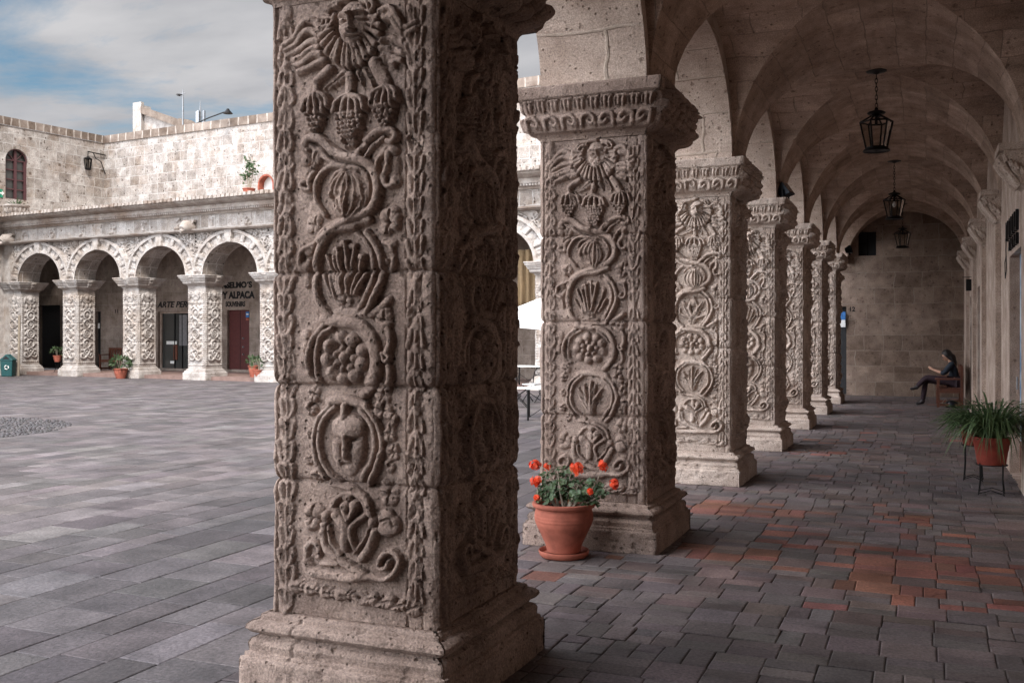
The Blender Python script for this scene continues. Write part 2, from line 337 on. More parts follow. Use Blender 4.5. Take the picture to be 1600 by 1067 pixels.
# ------------------------------------------------------------------ relief carving
class Relief:
    def __init__(s, us, zs, minr=0.0, jit=0.0, seed=0):
        s.u, s.z = us, zs; s.H = np.zeros((len(zs), len(us))); s.minr = minr; s.jit = jit; s.rng = random.Random(seed); s.par = False
    def win(s, a, b, c, d):
        i0, i1 = np.searchsorted(s.u, [a, b]); j0, j1 = np.searchsorted(s.z, [c, d]); return i0, i1, j0, j1
    def lean(s, pts, h):
        # the carving was measured in the photograph: raised stone is nearer the eye than the panel, so pull it back along the line of sight
        k = 0.62 * h / 3.88; return [(a + (2.823 - a) * k, b - (b - 1.65) * k) for a, b in pts]
    def smooth(s, pts, k=5):
        p = np.array(pts, float)
        if len(p) < 3: return p
        q = np.vstack([2 * p[0] - p[1], p, 2 * p[-1] - p[-2]]); o = []
        for i in range(1, len(q) - 2):
            for t in np.linspace(0, 1, k, endpoint=False):
                o.append(0.5 * ((2 * q[i]) + (-q[i - 1] + q[i + 1]) * t + (2 * q[i - 1] - 5 * q[i] + 4 * q[i + 1] - q[i + 2]) * t * t + (-q[i - 1] + 3 * q[i] - 3 * q[i + 1] + q[i + 2]) * t ** 3))
        o.append(p[-1]); return np.array(o)
    def dist(s, pts, r0, r1):
        p = pts; R_ = max(r0, r1); a, b = p.min(0) - R_, p.max(0) + R_
        i0, i1, j0, j1 = s.win(a[0], b[0], a[1], b[1])
        if i1 <= i0 or j1 <= j0: return None
        U, Z = np.meshgrid(s.u[i0:i1], s.z[j0:j1]); q = np.full(U.shape, 9.0); n = len(p) - 1
        for i in range(n):
            d = p[i + 1] - p[i]; l2 = d @ d + 1e-12
            t = np.clip(((U - p[i][0]) * d[0] + (Z - p[i][1]) * d[1]) / l2, 0, 1)
            dd = np.hypot(U - p[i][0] - t * d[0], Z - p[i][1] - t * d[1]); rr = r0 + (r1 - r0) * (i + t) / n
            q = np.minimum(q, dd / rr)
        return (j0, j1, i0, i1), q
    def stroke(s, pts, r, h, r1=None, pw=0.26, sm=True, base=0.0):
        if s.jit:
            o = (s.rng.gauss(0, s.jit), s.rng.gauss(0, s.jit)); k = 1 + s.rng.gauss(0, 0.10)
            pts = [(a + o[0] + s.rng.gauss(0, s.jit * 0.3), b + o[1] + s.rng.gauss(0, s.jit * 0.3)) for a, b in pts]; r *= k; h *= 1 + s.rng.gauss(0, 0.08)
        if s.par: pts = s.lean(pts, base + h)
        r1 = r if r1 is None else r1; r, r1 = max(r, s.minr), max(r1, s.minr)
        p = s.smooth(pts) if sm else np.array(pts, float); w = s.dist(p, r, r1)
        if w is None: return
        (j0, j1, i0, i1), q = w; k = np.clip(1 - q * q, 0, 1) ** pw; A = s.H[j0:j1, i0:i1]
        np.maximum(A, np.where(q < 1, base + h * k, A), out=A)
    def groove(s, pts, r, dep, sm=True, hb=0.045):
        if s.par: pts = s.lean(pts, hb)
        p = s.smooth(pts) if sm else np.array(pts, float); r = max(r, s.minr * 0.8); w = s.dist(p, r, r)
        if w is None: return
        (j0, j1, i0, i1), q = w; s.H[j0:j1, i0:i1] -= dep * np.clip(1 - q * q, 0, 1)
    def add(s, pts, r, h, hb=0.155):
        if s.par: pts = s.lean(pts, hb)
        r = max(r, s.minr); w = s.dist(s.smooth(pts), r, r)
        if w is None: return
        (j0, j1, i0, i1), q = w; s.H[j0:j1, i0:i1] += h * np.clip(1 - q * q, 0, 1)
    def dome(s, c, rx, rz, h, ang=0.0, pw=0.5, base=0.0):
        if s.jit: c = (c[0] + s.rng.gauss(0, s.jit * 0.6), c[1] + s.rng.gauss(0, s.jit * 0.6))
        if s.par: c = s.lean([c], base + h)[0]
        rx, rz = max(rx, s.minr), max(rz, s.minr); m = max(rx, rz)
        i0, i1, j0, j1 = s.win(c[0] - m, c[0] + m, c[1] - m, c[1] + m)
        if i1 <= i0 or j1 <= j0: return
        U, Z = np.meshgrid(s.u[i0:i1] - c[0], s.z[j0:j1] - c[1]); ca, sa = math.cos(ang), math.sin(ang)
        q = ((U * ca + Z * sa) / rx) ** 2 + ((-U * sa + Z * ca) / rz) ** 2; A = s.H[j0:j1, i0:i1]
        np.maximum(A, np.where(q < 1, base + h * np.clip(1 - q, 0, 1) ** pw, A), out=A)
    def leaf(s, a, b, w, h, vein=True):
        a, b = np.array(a, float), np.array(b, float); d = b - a; n = np.array([-d[1], d[0]]); n = n / (np.linalg.norm(n) + 1e-9)
        s.stroke([a, (a + b) / 2 + n * w * 0.15, b], w * 0.62, h, w * 0.2, pw=0.5)
        if vein:
            s.groove([a, (a + b) / 2, b], w * 0.13, h * 0.5)
            for t in (0.25, 0.5):
                m = a + d * t
                for sg in (-1, 1): s.groove([m, m + d * 0.22 + n * sg * w * 0.5], w * 0.09, h * 0.28)
    def clump(s, c, r, h, n=6):
        for i in range(n):
            a = 2 * math.pi * i / n + s.rng.random(); k = r * (0.45 + 0.3 * s.rng.random())
            p = (c[0] + math.cos(a) * r * 0.52, c[1] + math.sin(a) * r * 0.6)
            s.dome(p, k * 0.75, k, h * (0.75 + 0.4 * s.rng.random()), a + 0.6)
        s.groove([(c[0] - r * 0.1, c[1] - r * 0.8), c, (c[0] + r * 0.2, c[1] + r * 0.8)], r * 0.10, h * 0.45)
        s.groove([(c[0] - r * 0.7, c[1] + r * 0.1), (c[0] + r * 0.6, c[1] - r * 0.2)], r * 0.09, h * 0.4)
    def grapes(s, c, w, hh, h, gr):
        rows = int(hh / (gr * 1.55)) + 1
        s.dome((c[0], c[1]), w * 0.9, hh * 0.62, h * 0.7)
        for j in range(rows):
            t = j / max(1, rows - 1); ww = w * (1 - 0.75 * max(0, t - 0.25)); n = max(1, int(round(2 * ww / (gr * 1.75))))
            for i in range(n):
                x = c[0] + (i - (n - 1) / 2) * gr * 1.75; z = c[1] + hh * (0.5 - t)
                s.dome((x + s.rng.gauss(0, gr * .12), z), gr, gr, h * 0.45 + 0.012, base=h * 0.55 * math.sqrt(max(0.1, 1 - ((x - c[0]) / (w * 1.2)) ** 2)))

SHW, SHD, BZ, CZ, TOPZ = 0.86, 0.94, 0.36, 3.17, 3.575      # shaft width, depth, base top, capital bottom, capital top
FX, FY = -2.823, 3.88                                          # the first shaft's front left edge (used to measure the carving)
UMAG = [1.0]
def px(x, y):
    p = at(x, y, (0, FY, 0), (0, 1, 0)); u = p.x - FX
    if 0.115 < u < 0.70: u = 0.405 + (u - 0.405) * UMAG[0] + (UMAG[0] - 1) * 0.06   # the later pillars carry a broader vine
    return (u, p.z)

def design(Rf, sc=1.0, alt=0):
    """the carved vine panel: medallions on a winding stem, winged sun face and grapes on top"""
    K = 270 / 1600
    def Z(y0): return lambda *q: [px(420 + a * K, y0 + b * K) for a, b in q]
    ph = lambda w: w * K * 0.00276 * (1.19 + 0.5 * (UMAG[0] - 1))
    st = lambda pts, w, h=0.030, w1=None, **k: Rf.stroke(pts, ph(w), h * sc * 1.24, None if w1 is None else ph(w1), **k)
    # borders
    def garland(xl, xr, ytop, ybot, flip):
        y = ytop; i = 0
        while y < ybot:
            xm = (xl + xr) / 2; s2 = 33 * (1 + 0.12 * math.sin(i * 1.7)); up = (y < 420) != flip
            a, b = (y, y + s2 * 0.95) if up else (y + s2, y + s2 * 0.05)
            t_ = lambda q: a * (1 - q) + b * q
            st([px(xm, t_(0.0)), px(xm, t_(0.45)), px(xm, t_(1.02))], 60, 0.009, 74, pw=0.35)
            for sg in (-1, 1): st([px(xm, t_(0.04)), px(xm + sg * 5.5, t_(0.30)), px(xm + sg * 9.5, t_(0.78)), px(xm + sg * 10.5, t_(1.05))], 20, 0.019, 26)
            st([px(xm, t_(0.0)), px(xm, t_(1.0))], 24, 0.022, 12)
            Rf.groove([px(xm - 3.6, t_(0.35)), px(xm - 5, t_(0.98))], 0.005, 0.010); Rf.groove([px(xm + 3.6, t_(0.35)), px(xm + 5, t_(0.98))], 0.005, 0.010)
            y += s2; i += 1
    garland(434, 459, 30, 925, False); garland(638, 659, 12, 925, True)
    Rf.dome(px(444, 22), 0.035, 0.05, 0.03 * sc); Rf.dome(px(447, 432), 0.03, 0.03, 0.025 * sc)
    # winged face
    z = Z(0)
    for f in ([(485, 250), (430, 190), (360, 190), (310, 250), (270, 330), (150, 415)], [(470, 310), (400, 270), (330, 300), (270, 390), (160, 460)],
              [(460, 380), (380, 390), (300, 450), (180, 505)], [(470, 450), (400, 470), (320, 530), (210, 570)], [(490, 510), (420, 520), (330, 580), (250, 615)],
              [(520, 560), (450, 590), (370, 630), (290, 660)], [(1010, 110), (1080, 75), (1130, 110), (1180, 200), (1260, 260), (1350, 210)],
              [(1050, 170), (1120, 170), (1160, 260), (1260, 330), (1350, 275)], [(1040, 380), (1100, 360), (1200, 390), (1280, 430)],
              [(1030, 440), (1120, 440), (1225, 482)], [(1030, 500), (1100, 520), (1190, 545)], [(1050, 560), (1130, 595)]):
        st(z(*f), 34, 0.034, 24); st(z(*[(a, b + 26) for a, b in f]), 16, 0.022, 12)
    for i in range(17):
        a = R(186 - i * 12.2); c, s_ = math.cos(a), math.sin(a); 
        st(z((742 + 150 * c, 205 + 205 * s_), (742 + 258 * c, 215 + 400 * s_)), 13, 0.044, 31)
    Rf.dome(z((758, 212))[0], 0.076, 0.104, 0.090 * sc, pw=0.34)
    for e, (ex, ey) in enumerate(((662, 186), (806, 146))):
        Rf.add(z((ex - 62, ey - 44), (ex, ey - 74), (ex + 62, ey - 54)), 0.0085, 0.020); Rf.add(z((ex - 48, ey + 8), (ex, ey - 34), (ex + 50, ey - 6)), 0.0060, -0.018)
        Rf.add(z((ex - 46, ey + 16), (ex, ey + 34), (ex + 46, ey + 4)), 0.0050, -0.013); Rf.add(z((ex - 22, ey + 2), (ex + 20, ey - 4)), 0.0115, 0.013); Rf.add(z((ex, ey)), 0.004, -0.008) if False else None
    Rf.add(z((722, 110), (728, 190), (738, 262)), 0.0115, 0.030, 0.17); Rf.add(z((712, 270), (740, 276), (768, 262)), 0.0095, 0.018)
    Rf.add(z((692, 310), (745, 314), (800, 294)), 0.0075, 0.016); Rf.add(z((704, 346), (748, 354), (792, 330)), 0.0080, 0.016); Rf.add(z((694, 328), (745, 334), (798, 312)), 0.0045, -0.018)
    Rf.add(z((700, 392), (745, 398), (785, 380)), 0.016, 0.012); Rf.add(z((640, 270), (660, 320)), 0.016, 0.008); Rf.add(z((838, 230), (830, 285)), 0.016, 0.008)
    for f in ([(740, -5), (640, 25), (560, 60), (535, 125)], [(650, 55), (580, 90), (560, 140)], [(600, 150), (575, 230), (510, 330)], [(560, 150), (540, 240), (490, 320)], [(520, 160), (505, 230), (490, 300)],
              [(830, -10), (920, 0), (965, 60), (940, 120), (890, 110)], [(850, 20), (900, 30), (920, 90)], [(890, 130), (880, 200), (915, 260)], [(940, 160), (985, 200), (960, 260)]):
        st(z(*f), 23, 0.044, 15)
    st(z((760, -40), (700, -60)), 40, 0.04)
    st(z((560, 640), (450, 750), (440, 850)), 36, 0.034, 28); Rf.leaf(z((690, 690))[0], z((530, 825))[0], 0.045, 0.034 * sc)
    st(z((745, 700), (735, 860)), 36, 0.038); Rf.leaf(z((825, 680))[0], z((860, 790))[0], 0.03, 0.03 * sc); Rf.leaf(z((890, 640))[0], z((960, 790))[0], 0.035, 0.03 * sc)
    st(z((970, 590), (1060, 780)), 46, 0.036)
    for tp, ends in (((450, 858), ((345, 1010), (395, 1045), (450, 1050), (510, 1030), (558, 985))), ((742, 862), ((605, 1040), (665, 1060), (742, 1065), (830, 1035), (880, 1000))), ((1062, 795), ((948, 965), (1000, 990), (1055, 990), (1120, 965), (1168, 915)))):
        for e in ends:
            m = ((tp[0] + e[0]) / 2 + (e[0] - tp[0]) * 0.25, (tp[1] + e[1]) / 2 - 26)
            st(z(tp, m, e), 18, 0.046, 24)
    z = Z(180)
    for cx_, cy_, w_, hh_ in ((432, 60, 88, 165), (735, 130, 128, 320), (1046, 10, 98, 185)):
        Rf.grapes(z((cx_, cy_))[0], ph(w_), hh_ * K * 0.00276, 0.046 * sc, 0.0125)
    # stem and first medallion
    st(z((340, 270), (375, 215), (460, 215), (560, 310), (680, 375), (800, 405), (905, 465), (970, 580), (980, 720), (930, 850), (820, 935), (700, 985), (560, 1065), (470, 1160)), 46, 0.040, 36)
    st(z((395, 285), (480, 350), (580, 435), (700, 480), (810, 495), (880, 560), (915, 660), (910, 760), (870, 860)), 24, 0.028)
    st(z((815, 355), (890, 240), (980, 160), (1080, 135), (1145, 185), (1110, 250), (1075, 240)), 34, 0.036, 26); st(z((905, 385), (960, 295), (1060, 215)), 20, 0.026)
    st(z((700, 470), (560, 475), (480, 570), (440, 700), (450, 820), (530, 930)), 26, 0.032, 20); st(z((690, 505), (610, 545), (565, 630)), 18, 0.022)
    st(z((350, 270), (335, 320), (375, 330)), 24, 0.03); Rf.leaf(z((450, 350))[0], z((375, 550))[0], 0.05, 0.032 * sc); Rf.dome(z((350, 425))[0], 0.028, 0.028, 0.03 * sc)
    st(z((440, 530), (400, 600), (400, 690), (335, 680), (330, 630), (360, 620)), 20, 0.028)
    Rf.dome(z((1120, 330))[0], 0.035, 0.03, 0.034 * sc); st(z((1075, 320), (1000, 410), (990, 510)), 28, 0.032, 14); st(z((1090, 350), (1080, 480), (1040, 540), (1060, 640), (1120, 640)), 34, 0.034, 18)
    Rf.dome(z((1150, 610))[0], 0.032, 0.03, 0.034 * sc); Rf.dome(z((1130, 470))[0], 0.04, 0.06, 0.022 * sc)
    g = z((735, 740))[0]; Rf.dome(g, ph(172), ph(212), 0.052 * sc, pw=0.5)
    for i in range(7):
        t = (i - 3) / 3.0; xx = 735 + t * 158
        st(z((735 + t * 50, 545), (735 + t * 120, 620), (xx, 740), (735 + t * 130, 850), (735 + t * 60, 935)), 17, 0.060 - 0.030 * t * t)
    Rf.clump(z((1090, 985))[0], 0.062, 0.040 * sc); Rf.clump(z((425, 1010))[0], 0.045, 0.032 * sc)
    # second medallion: flaming bars
    z = Z(340)
    st(z((900, 15), (760, 85), (600, 110), (490, 225), (437, 400), (432, 600), (465, 780), (550, 905)), 32, 0.040)
    st(z((780, 20), (600, 55), (480, 160), (430, 290)), 20, 0.028)
    st(z((870, 125), (960, 250), (1012, 400), (1012, 560), (950, 740), (880, 890)), 26, 0.036); st(z((820, 155), (905, 235), (950, 380), (952, 560), (905, 720), (835, 855)), 22, 0.030)
    for a, b in () if alt == 2 else (((600, 730), (512, 525)), ((625, 735), (560, 490)), ((645, 720), (535, 360)), ((655, 715), (590, 370)), ((685, 705), (645, 285)), ((722, 700), (712, 230)), ((728, 715), (800, 260)), ((762, 720), (862, 370)), ((800, 712), (885, 520))):
        st(z(a, ((a[0] + b[0]) / 2, (a[1] + b[1]) / 2), b), 15, 0.036, 17)
    if alt == 2:
        for sg in (-1, 1): Rf.leaf(z((715, 740))[0], z((715 + sg * 165, 330))[0], 0.075, 0.05 * sc); st(z((715, 720), (715 + sg * 70, 480), (715 + sg * 30, 280)), 30, 0.036, 22); st(z((715 + sg * 60, 700), (715 + sg * 190, 620), (715 + sg * 200, 500)), 24, 0.032, 16)
        Rf.dome(z((715, 330))[0], 0.034, 0.06, 0.055 * sc)
    for q in () if alt == 2 else ((690, 240), (760, 270), (850, 360), (620, 300)): Rf.dome(z(q)[0], 0.02, 0.018, 0.036 * sc)
    Rf.clump(z((700, 780))[0], 0.045, 0.030 * sc)
    st(z((420, 250), (310, 325), (300, 450), (345, 500)), 24, 0.030); Rf.dome(z((330, 470))[0], 0.026, 0.034, 0.032 * sc); Rf.dome(z((370, 300))[0], 0.03, 0.03, 0.026 * sc)
    st(z((400, 390), (365, 480), (380, 620)), 22, 0.022)
    st(z((1050, 240), (1110, 270), (1130, 340), (1135, 430), (1095, 490), (1058, 455), (1080, 420)), 20, 0.028); Rf.dome(z((1120, 235))[0], 0.03, 0.025, 0.026)
    st(z((1100, 765), (1040, 830), (950, 900)), 34, 0.034, 30); Rf.clump(z((1050, 940))[0], 0.048, 0.036 * sc)
    # third medallion: rosette
    z = Z(480)
    st(z((520, 115), (700, 140), (835, 175), (930, 285), (972, 440), (970, 600), (920, 720), (860, 800)), 42, 0.038)
    st(z((640, 60), (760, 60), (900, 60)), 40, 0.024)
    st(z((530, 160), (425, 290), (383, 450), (392, 620), (440, 690)), 26, 0.034); st(z((600, 190), (495, 260), (452, 400), (452, 600), (480, 690)), 20, 0.028); st(z((790, 190), (880, 280), (940, 420), (940, 560), (885, 690)), 20, 0.028)
    c0 = (690, 475)
    for i in range(9):
        a = 2 * math.pi * i / 9 + 0.3; Rf.dome(z((c0[0] + 158 * math.cos(a), c0[1] + 190 * math.sin(a)))[0], 0.036, 0.036, 0.052 * sc, a)
    for i in range(7):
        a = 2 * math.pi * i / 7; Rf.dome(z((c0[0] + 84 * math.cos(a), c0[1] + 100 * math.sin(a)))[0], 0.020, 0.022, 0.046 * sc)
    Rf.dome(z(c0)[0], 0.026, 0.036, 0.062 * sc)
    st(z((1010, 160), (1085, 220), (1110, 330), (1085, 440)), 24, 0.030); st(z((1040, 430), (1060, 500), (1105, 470), (1070, 430)), 18, 0.030); st(z((1090, 540), (1100, 620), (1085, 690), (1020, 760)), 26, 0.026)
    Rf.dome(z((350, 270))[0], 0.030, 0.04, 0.022); Rf.dome(z((345, 370))[0], 0.024, 0.03, 0.024); Rf.dome(z((330, 480))[0], 0.022, 0.04, 0.022); Rf.clump(z((1030, 800))[0], 0.05, 0.030 * sc); Rf.clump(z((1030, 950))[0], 0.045, 0.030 * sc); Rf.clump(z((410, 800))[0], 0.042, 0.024 * sc)
    # fourth medallion: tulip
    z = Z(620)
    st(z((570, 75), (460, 200), (420, 380), (440, 560), (520, 745)), 22, 0.034); st(z((610, 95), (505, 220), (470, 400), (490, 560), (560, 700), (650, 790)), 22, 0.032)
    st(z((840, 120), (930, 250), (962, 400), (952, 560), (880, 680), (840, 770)), 22, 0.032); st(z((880, 80), (970, 220), (1022, 420), (1000, 560), (960, 680), (885, 810)), 24, 0.036)
    st(z((560, 60), (700, 40), (880, 90)), 38, 0.028)
    if alt:
        for sgn in (-1, 1):
            Rf.leaf(z((700, 640))[0], z((700 + sgn * 150, 300))[0], 0.06, 0.044 * sc); Rf.leaf(z((700, 640))[0], z((700 + sgn * 60, 220))[0], 0.05, 0.040 * sc)
        st(z((700, 180), (700, 660)), 20, 0.05)
    else:
        Rf.dome(z((715, 430))[0], ph(140), ph(270), 0.036 * sc, pw=0.35); Rf.dome(z((715, 275))[0], ph(156), ph(105), 0.060 * sc, pw=0.30)
        for sg in (-1, 1): Rf.dome(z((718 + sg * 82, 500))[0], ph(62), ph(140), 0.048 * sc, -0.12 * sg, pw=0.35); Rf.add(z((715 + sg * 50, 390), (715 + sg * 110, 385)), 0.013, -0.022, 0.05); Rf.add(z((715 + sg * 34, 400), (715 + sg * 36, 560)), 0.006, -0.014, 0.05)
        st(z((712, 370), (714, 480), (716, 560)), 24, 0.056, 32); Rf.add(z((670, 618), (716, 624), (765, 612)), 0.008, -0.016, 0.05)
        st(z((700, 80), (700, 190)), 28, 0.044)
    for q, r_ in (((1105, 215), 0.034), ((1090, 340), 0.036), ((1118, 510), 0.036), ((1090, 640), 0.032), ((1080, 890), 0.055), ((380, 340), 0.024), ((380, 580), 0.03), ((440, 730), 0.034), ((390, 110), 0.034)): Rf.clump(z(q)[0], r_, 0.030 * sc, 5)
    st(z((560, 790), (700, 825), (810, 880), (890, 960), (920, 1080)), 26, 0.032)
    # heart and bottom scrolls
    z = Z(770)
    st(z((580, 120), (640, 30), (760, 12), (835, 80), (880, 200)), 20, 0.030)
    for sgn in (-1, 1): st(z((738 + sgn * 36, 130), (738 + sgn * 30, 180), (738, 255)), 48, 0.050, 16)
    Rf.dome(z((715, 45))[0], 0.026, 0.022, 0.036 * sc)
    st(z((610, 205), (690, 310), (692, 430), (690, 505)), 42, 0.038, 38); st(z((880, 215), (775, 300), (752, 380), (775, 460), (792, 520)), 24, 0.036, 18)
    st(z((500, 300), (515, 480), (640, 610), (760, 690), (850, 745)), 36, 0.036); st(z((560, 300), (575, 440), (660, 560)), 16, 0.026)
    Rf.dome(z((515, 225))[0], 0.026, 0.030, 0.042 * sc); st(z((965, 370), (900, 520), (830, 625)), 32, 0.034); st(z((905, 340), (880, 430), (780, 565)), 16, 0.028); Rf.dome(z((932, 275))[0], 0.026, 0.030, 0.042 * sc)
    for q in ((1060, 240), (1110, 300), (1060, 330)): Rf.dome(z(q)[0], 0.042, 0.045, 0.040 * sc, pw=0.3)
    Rf.groove(z((1020, 260), (1090, 240), (1130, 310)), 0.006, 0.018); Rf.clump(z((400, 220))[0], 0.06, 0.034 * sc); Rf.dome(z((375, 310))[0], 0.03, 0.025, 0.034 * sc)
    st(z((345, 640), (400, 730), (560, 765), (740, 780), (850, 770)), 40, 0.044); st(z((460, 650), (620, 655)), 18, 0.028)
    st(z((335, 600), (335, 520), (390, 470), (450, 520), (440, 610), (390, 600)), 26, 0.034, 18)
    st(z((850, 770), (960, 790), (1060, 790), (1140, 720), (1165, 620), (1090, 540), (1010, 590), (990, 680), (1050, 700), (1070, 640)), 34, 0.044, 20)
    for i in range(8):
        x0 = 250 + i * 140; y0_ = 830 + i * 27
        Rf.leaf(z((x0 + (130 if i > 3 else -20), y0_ + 40))[0], z((x0 + (0 if i > 3 else 130), y0_ + 75))[0], 0.055, 0.030)

def carve(us, zs, minr, jit, seed, sc=1.0, alt=0, w=SHW, mag=1.0, noise=1.0):
    UMAG[0] = mag
    Rf = Relief(us * SHW / w, zs, minr, jit, seed); Rf.par = True; design(Rf, sc, alt)
    Rf.jit = 0; Rf.par = False
    for a, b in ((433.5, 0.004), (660.5, 0.006), (636, 0.004)): Rf.groove([(px(a, 500)[0], 0.3), (px(a, 500)[0], 3.3)], 0.008, 0.010, sm=False)
    U, Z = np.meshgrid(us, zs); H = Rf.H
    H = H + 0.010 * ((U < 0.032 * w / SHW) | (U > w * 0.925))
    H = H * (0.97 + 0.42 * fbm(U, Z, 9, seed + 5, 3)); H = H - np.clip(fbm(U, Z, 8, seed + 61, 5) - 0.34, 0, 0.3) * 0.10 * (H > 0.012) * noise
    return H + (0.0042 * fbm(U, Z, 42, seed + 12, 3) - 0.010 * np.clip(fbm(U, Z, 30, seed + 14, 3) - 0.30, 0, 1)) * noise * min(1, 0.006 / max(0.004, minr) * 1.2) + 0.005 * fbm(U, Z, 14, seed + 9, 4) + 0.006 * fbm(U, Z, 3, seed + 20, 3)

def wrap_mesh(name, hx, hy, zs, off, rel, nus, cham=0.012, joints=(), seed=0, corner_noise=0.006, shade_smooth=True):
    """closed box-like column: four displaced faces joined at their corners"""
    zs = np.asarray(zs); off = np.asarray(off); nz = len(zs); cols = []
    rng = np.random.default_rng(seed); bid = np.searchsorted(np.array(joints), zs) if len(joints) else np.zeros(nz, int)
    boff = rng.uniform(-0.006, 0.006, (len(joints) + 1, 4)); jd = np.zeros(nz)
    for j in joints: jd += -0.016 * np.exp(-((zs - j) / 0.008) ** 2) - 0.012 * np.exp(-((zs - j) / 0.030) ** 2)
    nrm = [(0, -1), (1, 0), (0, 1), (-1, 0)]; tan = [(1, 0), (0, 1), (-1, 0), (0, -1)]; half = [hx, hy, hx, hy]; oth = [hy, hx, hy, hx]
    for k in range(4):
        n = nus[k]; t = np.arange(n) / n
        for i in range(n):
            w = t[i]; d = np.zeros(nz) if rel[k] is None else rel[k][:, i]
            full = 2 * (half[k]); e = min(w, 1 - w) * full; tp = min(1.0, e / 0.02) ** 0.5
            cw = 5 * corner_noise * np.abs(vnoise(zs, zs * 0 + k + (1 if w > 0.5 else 0), 6, seed + 31)) if corner_noise else 0
            ch = -cham * max(0, 1 - e / (cham * 1.6)) ** 1.5 - cw * max(0, 1 - e / 0.035) * (corner_noise > 0)
            bo = boff[bid, k] * tp * (1 if len(joints) else 0)
            s_ = (w * 2 - 1) * (half[k] + off); q = oth[k] + off + d * tp + ch + bo + jd * (0.4 + 0.6 * tp)
            if e < 0.03:
                s_ = s_ - np.sign(w - 0.5) * ((-jd) * 0.8 * (1 - e / 0.03))
            cols.append(np.stack([nrm[k][0] * q + tan[k][0] * s_, nrm[k][1] * q + tan[k][1] * s_, zs], 1))
    P = np.stack(cols, 1); nc = P.shape[1]; V = P.reshape(-1, 3)
    I, J = np.meshgrid(np.arange(nz - 1), np.arange(nc), indexing='ij'); J2 = (J + 1) % nc
    F = np.stack([I * nc + J, I * nc + J2, (I + 1) * nc + J2, (I + 1) * nc + J], -1).reshape(-1, 4)
    V = np.vstack([V, [[0, 0, zs[0]], [0, 0, zs[-1]]]])
    a = np.arange(nc); b = (a + 1) % nc; nb, nt_ = len(V) - 2, len(V) - 1; top = (nz - 1) * nc
    T = np.vstack([np.stack([b, a, np.full(nc, nb)], 1), np.stack([top + a, top + b, np.full(nc, nt_)], 1)])
    me = bpy.data.meshes.new(name); me.vertices.add(len(V)); me.vertices.foreach_set('co', V.astype(np.float32).ravel())
    nl = len(F) * 4 + len(T) * 3; me.loops.add(nl); me.loops.foreach_set('vertex_index', np.concatenate([F.ravel(), T.ravel()]).astype(np.int32))
    me.polygons.add(len(F) + len(T)); ls = np.concatenate([np.arange(len(F)) * 4, len(F) * 4 + np.arange(len(T)) * 3]).astype(np.int32)
    me.polygons.foreach_set('loop_start', ls)
    sm = np.ones(len(F) + len(T), bool); sm[len(F):] = False
    if not shade_smooth: sm[:] = False
    me.polygons.foreach_set('use_smooth', sm); me.update(calc_edges=True); me.validate(); return me

BASE_P = [(0.0, 0.113), (0.155, 0.113), (0.167, 0.108), (0.168, 0.096), (0.186, 0.095), (0.188, 0.080), (0.205, 0.082), (0.225, 0.085), (0.245, 0.074), (0.255, 0.052), (0.262, 0.045), (0.270, 0.058), (0.278, 0.078), (0.295, 0.094), (0.312, 0.090), (0.326, 0.072), (0.332, 0.045), (0.350, 0.042), (0.352, 0.022), (0.36, 0.018)]
def cap_profile(z):
    P = [(3.17, 0.004), (3.19, 0.008), (3.215, 0.030), (3.225, 0.055), (3.23, 0.078), (3.25, 0.088), (3.32, 0.108), (3.348, 0.112), (3.352, 0.096), (3.365, 0.098), (3.46, 0.116), (3.478, 0.120), (3.482, 0.158), (3.565, 0.172), (3.575, 0.160)]
    return np.interp(z, [p[0] for p in P], [p[1] for p in P])

